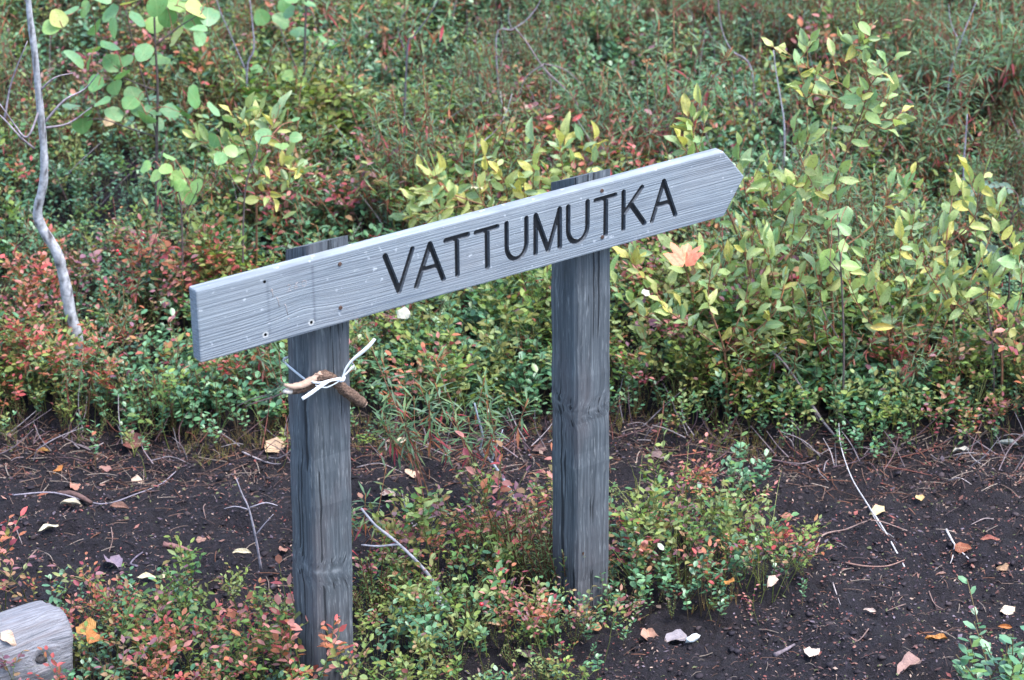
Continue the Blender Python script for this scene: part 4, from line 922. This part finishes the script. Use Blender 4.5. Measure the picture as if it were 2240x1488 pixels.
BP = [('red-leaved bilberry just above the left end of the board', (500, 680), 7, .06, 1.0, .92, .08), ('orange-red bilberry beside the foot of the grey sapling', (105, 720), 8, .08, .95, .88, .25),
 ('crimson bilberry left of the tied stick', (515, 890), 6, .05, .85, .95, .10), ('red bilberry at the left border below the sapling', (45, 900), 8, .08, .9, .9, .12), ('rusty red bilberry right of the left-border red clump', (175, 890), 7, .06, .85, .88, .22),
 ('salmon-pink bilberry between the two posts', (915, 920), 6, .05, .95, .96, .30), ('purple-red bilberry below the orange maple leaf', (1640, 790), 6, .06, 1.25, .96, .68), ('scarlet bilberry low in the right-hand shrubs', (1640, 900), 6, .06, .95, .85, .12),
 ('bright pink bilberry tips right of the second post', (1520, 1120), 6, .05, .62, .9, .30), ('vivid pink bilberry at the bottom beside the log', (390, 1540), 8, .07, .72, .97, .30), ('reddish bilberry growing against the front of the left post', (700, 1560), 5, .05, 1.0, .8, .30),
 ('pink-red bilberry in the lower left between log and path', (250, 1400), 7, .07, .6, .85, .15), ('mauve bilberry in front of the left post foot', (665, 1450), 5, .04, .65, .92, .68), ('dark red bilberry near the yellow willow', (2000, 880), 5, .05, .85, .85, .15), ('wine-red bilberry at the right border above the path', (2225, 880), 6, .06, 1.0, .92, .70),
 ('yellow-green bilberry bush right of the second post', (1450, 1250), 10, .09, .85, .06, None), ('yellow-green bilberry hummock reaching onto the path', (1620, 1250), 10, .10, .80, .10, None), ('olive bilberry under the middle of the board', (1000, 930), 9, .08, 1.0, .15, None), ('brownish red bilberry at the foot of the second post', (1160, 1420), 7, .06, .7, .7, .35)]
for lb, bp, n, rd, sc, au, hu in BP: heath_plant('bilberry', lb, bp, n, rd, sc, au, 'bilberry_bush', 'bilberry', 'bilberry bushes', hu)
LP = [('dark green lingonberry clump with red berries left of the board', (265, 690), 10, .08, 1.0), ('glossy lingonberry clump under the left end of the board', (430, 930), 10, .07, 1.0), ('pale green lingonberry clump low between the posts', (920, 1430), 12, .08, .85), ('lingonberry with red berries at the bottom by the left post', (660, 1545), 8, .06, .9),
 ('lingonberry sprig touching the second post', (1330, 1240), 5, .04, 1.05), ('tall lingonberry sprig at the path edge right of the second post', (1620, 1075), 5, .03, .9), ('lingonberry clump in the lower right corner', (2215, 1560), 14, .09, 1.25), ('lingonberry clump in the upper heath over the arrow', (1570, 300), 12, .10, 1.3), ('bluish lingonberry clump above the path at far right', (1930, 900), 10, .08, 1.0), ('lingonberry clump just under the sapling trunk', (110, 850), 10, .09, 1.0)]
LR = []
for lb, bp, n, rd, sc in LP: LR.append(heath_plant('lingon', lb, bp, n, rd, sc, 0, 'lingonberry_clump', 'lingonberry', 'lingonberry clumps'))
def ball(name, c, r_, mat, parent): return mk(name, IV2*r_*A([1, 1, .93])+c, IF2, mat, parent)
ico = bmesh.new(); bmesh.ops.create_icosphere(ico, subdivisions=2, radius=1); IV2 = A([v.co[:] for v in ico.verts]); IF2 = A([[v.index for v in f.verts] for f in ico.faces]); ico.free()
for rt_, lst in ((LR[0], [(257, 549), (327, 596), (262, 556)]), (LR[3], [(650, 1467), (660, 1474), (640, 1477)]), (LR[2], [(1053, 1322)])):
    for q in lst: ball('berry', on(A(rt_.location), q[0], q[1], -.07), .0052, M_berry, rt_)
LD = [('marsh tea with drooping leaves right of the left post', (950, 1120), 3, .04, 1.15), ('marsh tea rosettes in front of the gap between the posts', (1075, 1110), 4, .05, 1.05), ('marsh tea sprig rising beside the left post', (800, 1275), 2, .03, .8), ('marsh tea sprig in front of the left post', (735, 1390), 1, .01, .75),
 ('tall marsh tea with a brown seed head in the upper middle', (1430, 420), 4, .07, 1.5), ('marsh tea with a rusty seed head right of the slender aspen', (850, 260), 3, .05, 1.5), ('dense marsh tea near the top right corner', (2120, 330), 8, .12, 1.5), ('marsh tea tuft right of the tall willow shoot', (2000, 420), 6, .10, 1.3), ('marsh tea leaning over the right border', (2230, 300), 6, .10, 1.5), ('marsh tea behind the middle of the board', (880, 560), 4, .06, 1.1), ('marsh tea left of the second post top', (1290, 420), 5, .08, 1.3)]
DR = []
for lb, bp, n, rd, sc in LD: DR.append(heath_plant('ledum', lb, bp, n, rd, sc, 0, 'marsh_tea', 'marsh tea', 'marsh tea plants'))
for rt_, q in ((DR[4], (1415, 140)), (DR[5], (838, 70)), (DR[5], (590, 90))):
    if q[0] == 590: continue
    c = on(A(rt_.location), *q); parts = [tube(smooth_path([A(rt_.location), (A(rt_.location)+c)/2+rv(.01), c], 5), .0018, 5, (.24, .12, .07))]
    for i in range(22): d = rdir(U(0, 6.28), U(-.1, 1.3)); parts.append(tube([c, c+d*.014, c+d*.022-A([0, 0, .004])], [.0006, .0006, .0016], 4, A((.40, .20, .09))*U(.7, 1.3)))
    V, F, C = joinm(parts); mk('seed_head', V, F, M_twig, rt_, C=C)
CP2 = [('crowberry spray climbing the second post', (1200, 1290), 8, .06, 1.5), ('crowberry mound left of the second post', (1060, 1230), 10, .08, 1.2), ('crowberry tuft beneath the left end of the board', (350, 930), 9, .07, 1.2), ('feathery crowberry tuft right of the left post', (850, 1340), 7, .06, 1.1)]
for lb, bp, n, rd, sc in CP2: heath_plant('crow', lb, bp, n, rd, sc, 0, 'crowberry_tuft', 'crowberry', 'crowberry tufts')

# ------------------------------------------------------------------ dead twigs
def twig(label, base_px, paths, r0=.003, c=(.30, .27, .28), lie=False, off=0., name='dead_twig', lichen=None, tipc=None):
    up = not lie and max(q[1] for p in paths for q in p) < 480
    base = G(base_px[0], base_px[1]+(150 if up else 0)); r0 = r0*(.8 if up else 1); root = tag(empty(name, base), label, 'twig', 'dead twigs'); parts = []
    for i, p in enumerate(paths):
        if lie:
            pts = []
            for q in p: X = G(q[0], q[1]); pts.append(A([X[0], X[1], gsurf(X[0], X[1])+(q[2] if len(q) > 2 else .006)]))
        else: pts = [on(base, q[0], q[1], off*j/(len(p)-1)+(q[2] if len(q) > 2 else 0)) for j, q in enumerate(p)]
        if up and i == 0: pts = [base-A([0, 0, .02])]+pts
        P = smooth_path(pts, 4); k = 1 if i == 0 else .6; parts.append(tube(P, np.linspace(r0*k, r0*k*.45, len(P))*(1+rg.normal(0, .07, len(P))), 6, A(c)*U(.85, 1.15)))
    V, F, C = joinm(parts); mk('branch', V, F, M_twig, root, C=C)
    if lichen:
        for q in lichen: cl = on(base, q[0], q[1], -.004); mk('lichen', IV2*(1+rg.normal(0, .25, (len(IV2), 1)))*A([.009, .005, .007])*U(.8, 1.2)+cl, IF2, M_lichen, root)
    return root
twig('white peeled twig lying slantwise on the soil at right', (1980, 1222), [[(1980, 1222, .004), (1935, 1168, .01), (1895, 1105, .015), (1862, 1050, .03), (1838, 1005, .05), (1832, 975, .06)], [(1895, 1105, .015), (1925, 1150, .01), (1955, 1180, .006)]], .0024, (.44, .42, .42), lie=True)
twig('grey lichened branch leaning beside the left post', (985, 1335), [[(985, 1335), (935, 1255), (872, 1190), (822, 1150), (790, 1112)], [(985, 1335), (930, 1310), (890, 1290), (845, 1277)], [(872, 1190), (830, 1195), (790, 1192)]], .0055, (.30, .29, .32), lichen=[(962, 1312), (945, 1309), (972, 1325), (955, 1300)])
twig('upright bluish-grey twig between the posts', (1135, 1110), [[(1135, 1110), (1105, 1055), (1075, 1010), (1052, 988), (1056, 955), (1046, 915), (1038, 882)], [(1075, 1010), (1085, 980), (1100, 940)]], .0045, (.33, .35, .40), lichen=[(1054, 985)])
twig('small bare dead sapling in front of the path at left', (572, 1250), [[(572, 1250), (560, 1180), (545, 1115), (530, 1082), (517, 1048)], [(545, 1115), (515, 1108), (490, 1113)], [(548, 1110), (580, 1100), (607, 1106)], [(560, 1170), (580, 1145), (598, 1125)]], .0032, (.30, .27, .30))
twig('forked dark bare twig in the top middle', (880, 250), [[(890, 120), (905, 80), (935, 40), (965, -10)], [(890, 120), (870, 60), (900, 10)]], .004, (.13, .11, .13))
twig('arched bare branch in the upper middle heath', (1265, 260), [[(1265, 245), (1235, 195), (1190, 150), (1150, 90), (1125, 60)], [(1190, 140), (1230, 150), (1262, 175), (1275, 200)], [(1190, 140), (1150, 170), (1135, 215)], [(1190, 150), (1205, 180), (1200, 240)]], .0045, (.22, .17, .18))
twig('pale straight twig standing behind the board centre', (1040, 350), [[(1040, 345), (1085, 285), (1108, 245), (1120, 205)], [(1108, 245), (1098, 225), (1095, 200)]], .0035, (.42, .38, .37))
twig('curved grey twig in the top centre', (1100, 140), [[(1085, 85), (1120, 65), (1150, 45), (1175, 15), (1190, -20)], [(1120, 65), (1112, 40), (1115, 15)]], .0034, (.28, .23, .26))
twig('thin grey twig left of the tall willow top', (1715, 290), [[(1716, 285), (1708, 220), (1698, 160), (1692, 110)]], .0034, (.35, .32, .36))
twig('long bowed twig above the arrow tip', (1650, 170), [[(1645, 155), (1600, 110), (1578, 60), (1570, -10)]], .0034, (.30, .26, .30))
twig('pale slender twig at the top right', (2075, 190), [[(2075, 185), (2100, 95), (2125, 30), (2150, -30)], [(2100, 95), (2080, 50), (2075, 10)]], .0036, (.36, .32, .36))
twig('short upright twig with a broken tip at far right', (2110, 380), [[(2108, 370), (2112, 310), (2116, 250)]], .0045, (.28, .25, .30))
twig('lilac-grey twig between the aspen saplings', (545, 200), [[(540, 160), (555, 110), (552, 50), (545, -10)], [(540, 160), (510, 90), (480, 20), (470, -20)]], .0045, (.27, .24, .29))
twig('dark bare twig behind the board near the letters', (985, 380), [[(1060, 430), (1020, 380), (995, 330), (985, 310)], [(995, 350), (975, 345), (985, 400)]], .003, (.13, .09, .09))
twig('thin brown twig arching under the board', (1040, 690), [[(920, 700), (960, 692), (1000, 692), (1040, 670), (1070, 640)]], .003, (.22, .15, .15), off=-.1)
twig('crooked twig low in the right-hand shrubs', (1760, 930), [[(1690, 770), (1720, 800), (1760, 860), (1795, 930)], [(1720, 760), (1690, 790), (1680, 830)]], .0034, (.24, .19, .19))
twig('stout grey stick half buried at the path edge on the right', (1800, 965), [[(1740, 905, .10), (1790, 940, .03), (1825, 962, .012)]], .0055, (.30, .25, .25), lie=True)
twig('dark twig crossing the shrubs near the right border', (2060, 830), [[(1990, 880), (2020, 800), (2080, 745), (2150, 730), (2190, 700)], [(2080, 745), (2110, 680), (2160, 630)]], .0036, (.16, .11, .12))
twig('forked whitish twig fragment on the soil near the right border', (2110, 1190), [[(2070, 1155), (2090, 1180), (2120, 1210)], [(2090, 1180), (2085, 1200), (2080, 1215)]], .003, (.50, .45, .43), lie=True)
twig('grey root-like twig on the soil in the middle', (880, 1180), [[(860, 1200), (905, 1150), (950, 1128), (990, 1120)], [(905, 1150), (890, 1120), (880, 1080)]], .0028, (.33, .28, .29), lie=True)
twig('long thin runner across the path at left', (300, 1075), [[(30, 1090), (120, 1085), (220, 1090), (300, 1080), (350, 1055), (385, 1030)]], .0022, (.24, .21, .24), lie=True)
twig('pale bent twig behind the left post', (560, 1000), [[(530, 985), (560, 1000), (600, 1010), (640, 1012)], [(780, 1015), (830, 1010), (880, 1025)]], .0028, (.38, .32, .32), lie=True)
twig('thin horizontal root across the right-hand soil', (1850, 1160), [[(1785, 1200), (1800, 1165), (1850, 1155), (1910, 1155), (1985, 1158)]], .0026, (.30, .20, .17), lie=True)
twig('dry reddish root below the white peeled twig', (1900, 1225), [[(1850, 1218), (1890, 1226), (1940, 1228), (1980, 1216)]], .0024, (.26, .15, .12), lie=True)
twig('dark short stick at the bottom right of the middle', (1715, 1420), [[(1695, 1435), (1720, 1420), (1738, 1408)]], .006, (.14, .11, .12), lie=True)
twig('crooked dark twig at the path edge above the log', (300, 1225), [[(300, 1245), (285, 1225), (295, 1210), (312, 1202)]], .0032, (.17, .14, .18), lie=True)
twig('brown bark stick on the soil left of the left post', (390, 1195), [[(358, 1192), (390, 1195), (420, 1200)]], .0085, (.20, .10, .09), lie=True)
twig('decayed brown branch piece on the soil at far left', (165, 1080), [[(125, 1070), (160, 1082), (200, 1092)]], .011, (.13, .075, .065), lie=True)
FRL = ['thin twig fragment below the torn rust-brown leaf', 'thin twig fragment above the dark red curled leaf', 'thin twig fragment beside the tiny pale leaf at lower right', 'thin twig fragment right of the hummock tip', 'thin twig fragment above the small yellow round leaf', 'thin twig fragment right of the pale pinkish round leaf', 'thin twig fragment at the left border above the log', 'thin twig fragment left of the cream rolled leaf', 'thin twig fragment left of the bare dead sapling', 'thin twig fragment under the reddish tan narrow leaf', 'thin twig fragment at the heath edge between the posts', 'thin twig fragment at the heath edge right of the second post', 'thin twig fragment above the hummock at the heath edge']
for i, (x_, y_) in enumerate([(2050, 1300), (2150, 1130), (1960, 1330), (1830, 1300), (2100, 1060), (1880, 1400), (60, 1210), (40, 1160), (450, 1130), (240, 1170), (1000, 1000), (1450, 985), (1560, 975)]):
    a = U(0, 3.1); L = U(25, 55); twig(FRL[i], (x_, y_), [[(x_-L*math.cos(a), y_-L*.5*math.sin(a)), (x_+U(-6, 6), y_+U(-6, 6)), (x_+L*math.cos(a), y_+L*.5*math.sin(a))]], .0018, random.choice([(.26, .2, .19), (.2, .13, .11), (.36, .3, .29)]), lie=True, name='twig_fragment')
# dead stems fringing the back edge of the path and running up through the marsh tea
parts = []
for i in range(760):
    if i < 230: qx = U(-60, 2300); qy = float(np.interp(qx, [0, 700, 1340, 1800, 2240], [985, 985, 965, 1005, 1000]))+U(-45, 30); L = U(.05, .16); el = U(.15, 1.3)
    else: qx = U(-50, 2300) if i < 560 else U(700, 2300); qy = U(60, 620); L = U(.14, .36); el = U(.5, 1.5)
    X = G(qx, qy); a = U(0, 6.28); d = rdir(a, el); e = unit(d+rv(.5)); P = smooth_path([X, X+d*L*.5, X+d*L*.5+e*L*.5], 3); parts.append(tube(P, np.linspace(.0019, .0008, len(P)), 4, A(random.choice([(.17, .10, .10), (.22, .17, .18), (.22, .08, .06), (.30, .26, .26), (.26, .22, .23), (.11, .07, .08)]))*U(.6, 1.2), cap=False))
V, F, C = joinm(parts); tag(mk('dry_stems', V, F, M_twig, C=C), 'thin dry stems poking out of the heath and its ragged edge', 'stems', kind='stuff')

# ------------------------------------------------------------------ fallen leaves: spot, length in photo px, kind, colour, label
TAN, PALE, ORG, RED, BRN, MAU, GRY = (.52, .36, .24), (.72, .62, .44), (.60, .22, .05), (.36, .10, .06), (.22, .10, .08), (.30, .22, .26), (.30, .26, .28)
FL = [(300, 1048, 34, 'o', (.66, .46, .33), 'cream birch leaf lying on the dark soil left of the left post'), (155, 1101, 60, 'n', PALE, 'pale narrow curled leaf on the soil under the brown branch piece'), (262, 1104, 60, 'n', (.42, .22, .15), 'reddish tan narrow leaf on the soil right of the pale curled leaf'),
 (105, 1152, 52, 'n', (.80, .72, .50), 'cream rolled leaf with a long stalk on the soil at left'), (125, 1023, 42, 'o', ORG, 'bright orange leaf at the path edge at far left'), (165, 1060, 40, 'o', (.46, .20, .13), 'pinkish brown leaf on the brown branch piece'), (95, 1081, 36, 'o', (.30, .09, .04), 'rust-red leaf next to the brown branch piece'), (95, 986, 40, 'n', (.55, .28, .06), 'thin orange leaf strip at the heath edge at far left'),
 (605, 980, 62, 'r', (.66, .45, .28), 'large tan leaf leaning behind the left post'), (250, 1233, 66, 'o', (.27, .20, .25), 'mauve-grey leaf lying at the near edge of the path'), (320, 1266, 50, 'n', (.80, .70, .45), 'yellowish pale leaf by the near edge of the path'), (362, 1270, 42, 'n', (.78, .64, .42), 'small cream leaf right of the yellowish pale one'), (530, 1219, 48, 'n', (.80, .70, .48), 'cream narrow leaf near the bare dead sapling'),
 (622, 1192, 34, 'o', (.36, .17, .12), 'brown leaf touching the left side of the left post'), (903, 1037, 40, 'r', (.66, .42, .28), 'tan leaf on the soil between the posts'), (848, 1092, 40, 'r', (.60, .44, .34), 'beige leaf on the soil right of the left post'), (300, 970, 70, 'o', (.26, .09, .07), 'large maroon leaf standing at the heath edge'), (300, 915, 52, 'o', (.24, .10, .08), 'brown leaf propped above the large maroon one'),
 (375, 890, 50, 'o', (.50, .16, .07), 'orange-brown leaf caught in the heath under the board end'), (1920, 1122, 44, 'o', (.66, .50, .26), 'ochre leaf beside the white peeled twig'), (2012, 1093, 26, 'r', (.72, .48, .20), 'small yellow round leaf on the right-hand soil'), (2108, 1192, 46, 'o', (.34, .10, .04), 'torn rust-brown leaf by the forked whitish twig'), (2165, 1183, 48, 'n', (.30, .08, .05), 'dark red curled leaf near the right border'), (2195, 1230, 44, 'o', (.46, .26, .14), 'brown leaf with ragged edge at the right border'),
 (2207, 1318, 46, 'o', (.74, .58, .42), 'pale peach leaf at the right border'), (1775, 1430, 44, 'r', (.74, .58, .46), 'pale pinkish round leaf on the soil at bottom right'), (2045, 1407, 60, 'n', (.58, .24, .05), 'orange folded leaf with a stalk at bottom right'), (1988, 1468, 80, 'o', (.38, .22, .18), 'large brownish pink leaf at the bottom edge'), (2200, 1352, 36, 'n', (.56, .20, .05), 'small orange leaf under the pale peach leaf'),
 (2205, 968, 56, 'n', (.62, .64, .56), 'silvery willow leaf at the heath edge near the right border'), (2105, 992, 52, 'n', (.52, .48, .40), 'dull pale willow leaf on the heath edge'), (1480, 1398, 62, 'r', GRY, 'grey withered leaf at the near foot of the second post hummock'), (1418, 1395, 58, 'o', (.48, .26, .18), 'pinkish tan leaf left of the grey withered leaf'), (1080, 1365, 46, 'n', (.62, .42, .26), 'buff leaf strip low between the posts'), (1150, 1440, 56, 'o', (.20, .12, .12), 'dark brown leaf at the bottom between the posts'),
 (1440, 985, 40, 'o', (.24, .15, .14), 'grey-brown leaf behind the second post'), (1905, 1330, 36, 'n', (.66, .50, .42), 'tiny pale leaf on the lower right soil'), (440, 1180, 26, 'o', (.30, .15, .11), 'small brown leaf near the bark stick'), (1300, 1385, 40, 'o', (.45, .22, .10), 'orange-tan leaf at the base of the second post'), (1960, 985, 40, 'o', (.26, .17, .16), 'brownish leaf under the right-hand heath edge'), (1180, 985, 36, 'o', (.20, .10, .09), 'dark leaf left of the second post on the path'),
 (230, 1020, 30, 'o', (.34, .16, .13), 'small reddish leaf among the roots at left'), (2060, 1250, 30, 'n', (.30, .16, .12), 'brown leaf sliver on the right-hand soil'), (1720, 1130, 30, 'o', (.36, .12, .08), 'small dark red leaf at the tip of the hummock')]
KM = {'o': F_OV, 'r': F_RO, 'n': F_NA}
def fallen(px, py, L, k, c, lb, p=None, nrm=None, d=None):
    L = L*.86; X = G(px, py) if p is None else p; m = np.linalg.norm(X-CAM)/FPX; a = U(0, 6.28); dd = rdir(a, U(-.1, .2)) if d is None else d
    if k == 'n' and d is None: s_ = random.choice((-1, 1)); dd = unit(A([_r[0], _r[1], 0])*s_+rv(.35)*A([1, 1, .2]))
    if p is None: X = A([X[0], X[1], gsurf(X[0], X[1])+.010])
    nr = unit(UPV+rv(.45)+TOC*.25) if nrm is None else nrm
    o = place(random.choice(KM[k]), X-dd*L*m*.5, dd, nr, L*m, shade(tuple(q*.72 for q in c), .08), name='fallen_leaf'); return tag(o, lb, 'leaf', 'fallen leaves')
for q in FL: fallen(*q)
def perched(px, py, base_px, L, k, c, lb, off=-.1): b0 = G(*base_px); fallen(px, py, L, k, c, lb, p=on(b0, px, py, off), nrm=unit(TOC+UPV*.4+rv(.4)))
perched(884, 686, (884, 900), 46, 'o', (.66, .62, .46), 'pale cream leaf resting on the heath below the letter V', -.06)
perched(240, 263, (240, 400), 40, 'r', (.76, .50, .26), 'pale orange leaf caught under the aspen sapling', -.05)
perched(1158, 235, (1158, 330), 34, 'r', (.60, .40, .30), 'beige leaf caught in the upper middle heath', -.06)
perched(1042, 412, (1042, 640), 42, 'o', (.72, .66, .40), 'pale leaf among the golden willow above the board', -.1)
perched(1595, 1268, (1595, 1340), 40, 'o', (.55, .22, .04), 'orange leaf stuck in the yellow-green hummock', -.02)
perched(1690, 1268, (1690, 1330), 40, 'o', (.66, .48, .36), 'beige leaf on the right end of the hummock', -.02)
perched(1930, 716, (1940, 880), 62, 'n', (.66, .50, .12), 'bent golden leaf hanging in the right-hand shrubs', -.12)
perched(1412, 640, (1412, 880), 30, 'o', (.55, .55, .44), 'white-backed leaf right of the second post', -.14)
perched(188, 1375, (195, 1470), 56, 'r', (.62, .30, .08), 'large orange leaf propped against the end of the log', .0)
perched(203, 1397, (200, 1480), 52, 'r', (.58, .22, .05), 'orange-brown leaf below the one propped on the log end', -.02)
perched(880, 962, (880, 1000), 44, 'o', (.56, .44, .28), 'beige leaf in the heath edge between the posts', -.02)
perched(790, 168, (790, 300), 26, 'o', (.5, .2, .1), 'rusty leaf in the upper heath', -.02)
# leaf on the log
d = ray(18, 1401); ky = None
for kk in np.arange(4.5, 7, .004):
    X = CAM+kk*d
    if math.hypot(X[1]-le[1], X[2]-(le[2]+LOGR*.92)) < LOGR*1.03: ky = X; break
if ky is not None:
    nrm = unit(A([0, ky[1]-le[1], ky[2]-(le[2]+LOGR*.92)])); fallen(18, 1401, 48, 'o', (.66, .44, .32), 'pale tan leaf lying on the log', p=ky+nrm*.014, nrm=nrm, d=unit(np.cross(nrm, rv())))
# white lichen chip
X = G(1515, 1412); ch = mk('lichen_chip', IV2*(1+rg.normal(0, .2, (len(IV2), 1)))*A([.020, .010, .007])+A([X[0], X[1], gsurf(X[0], X[1])+.006]), IF2, plain('white_lichen', (.72, .74, .73), .8, .2, .12, 60, .002), smooth=False)
tag(ch, 'small white lichen chip on the soil at the bottom centre right', 'lichen')
# orange maple leaf caught in the willow
def maple(name='maple_leaf'):
    lob = [(-160, .20), (-125, .55), (-105, .60), (-88, .85), (-74, .70), (-62, .52), (-52, .78), (-42, .92), (-33, .80), (-23, .58), (-13, .85), (-7, .88), (0, 1.08), (7, .90), (13, .85), (23, .58), (33, .80), (42, .92), (52, .78), (62, .52), (74, .70), (88, .85), (105, .60), (125, .55), (160, .20)]
    V = [(0, 0, 0)]; F = []
    for a, r_ in lob: V.append((r_*.5*math.sin(R(a)), r_*.5*math.cos(R(a)), 0))
    for a, r_ in lob: V.append((r_*.24*math.sin(R(a)), r_*.24*math.cos(R(a)), 0))
    n_ = len(lob)
    for i in range(n_-1): F += [(0, n_+i+1, n_+i+2), (n_+i+1, i+1, i+2), (n_+i+1, i+2, n_+i+2)]
    V = [(x_, y_, .55*abs(x_)+.30*x_*x_+.04*math.sin(9*y_+5*x_)) for x_, y_, z_ in V]
    me = bpy.data.meshes.new(name); me.from_pydata(V, [], F); me.update(); me.materials.append(M_fallen); return me
b0 = G(1510, 850); pm = on(b0, 1498, 575, -.42); mm = np.linalg.norm(pm-CAM)/FPX
ml = place(maple(), pm, unit(UPV*.45+A([HV[0], HV[1], 0])*.8+A([_r[0], _r[1], 0])*.15), unit(TOC*.9+UPV*.9-A([_r[0], _r[1], 0])*.25), 108*mm, (.72, .21, .11), name='maple_leaf'); tag(ml, 'orange maple leaf caught in the willow right of the second post', 'leaf')
# pine twig tucked behind the stick
p0 = front(634, 846, -.004); pt = tag(empty('pine_twig', p0), 'thin needled twig tucked behind the left end of the tied stick', 'twig'); parts = []
for br in ([(640, 846), (615, 846), (590, 862), (555, 872), (520, 888)], [(635, 852), (600, 868), (560, 880), (535, 890)], [(634, 846), (612, 838), (604, 850)]):
    P = smooth_path([front(a, b_, -.004+.02*i) for i, (a, b_) in enumerate(br)], 4); parts.append(tube(P, np.linspace(.0022, .0009, len(P)), 5, (.15, .10, .10)))
V, F, C = joinm(parts); mk('stem', V, F, M_twig, pt, C=C); parts = []
for i in range(46):
    t = random.random(); P0 = front(628, 842, .0)*(1-t)+front(598, 856, .03)*t; L = U(.018, .032); d = unit(A([-.7, .2, U(-.6, .7)])+rv(.4)); v, f = leaf(L, .0022, prof=((.5, 1.),), fold=.2, curl=.05, p=P0, d=d, nrm=rv()); parts.append((v, f, A([(.10, .19, .12)])*U(.7, 1.3)))
V, F, C = joinm(parts); mk('needles', V, F, M_soft, pt, C=C)['kind'] = 'stuff'
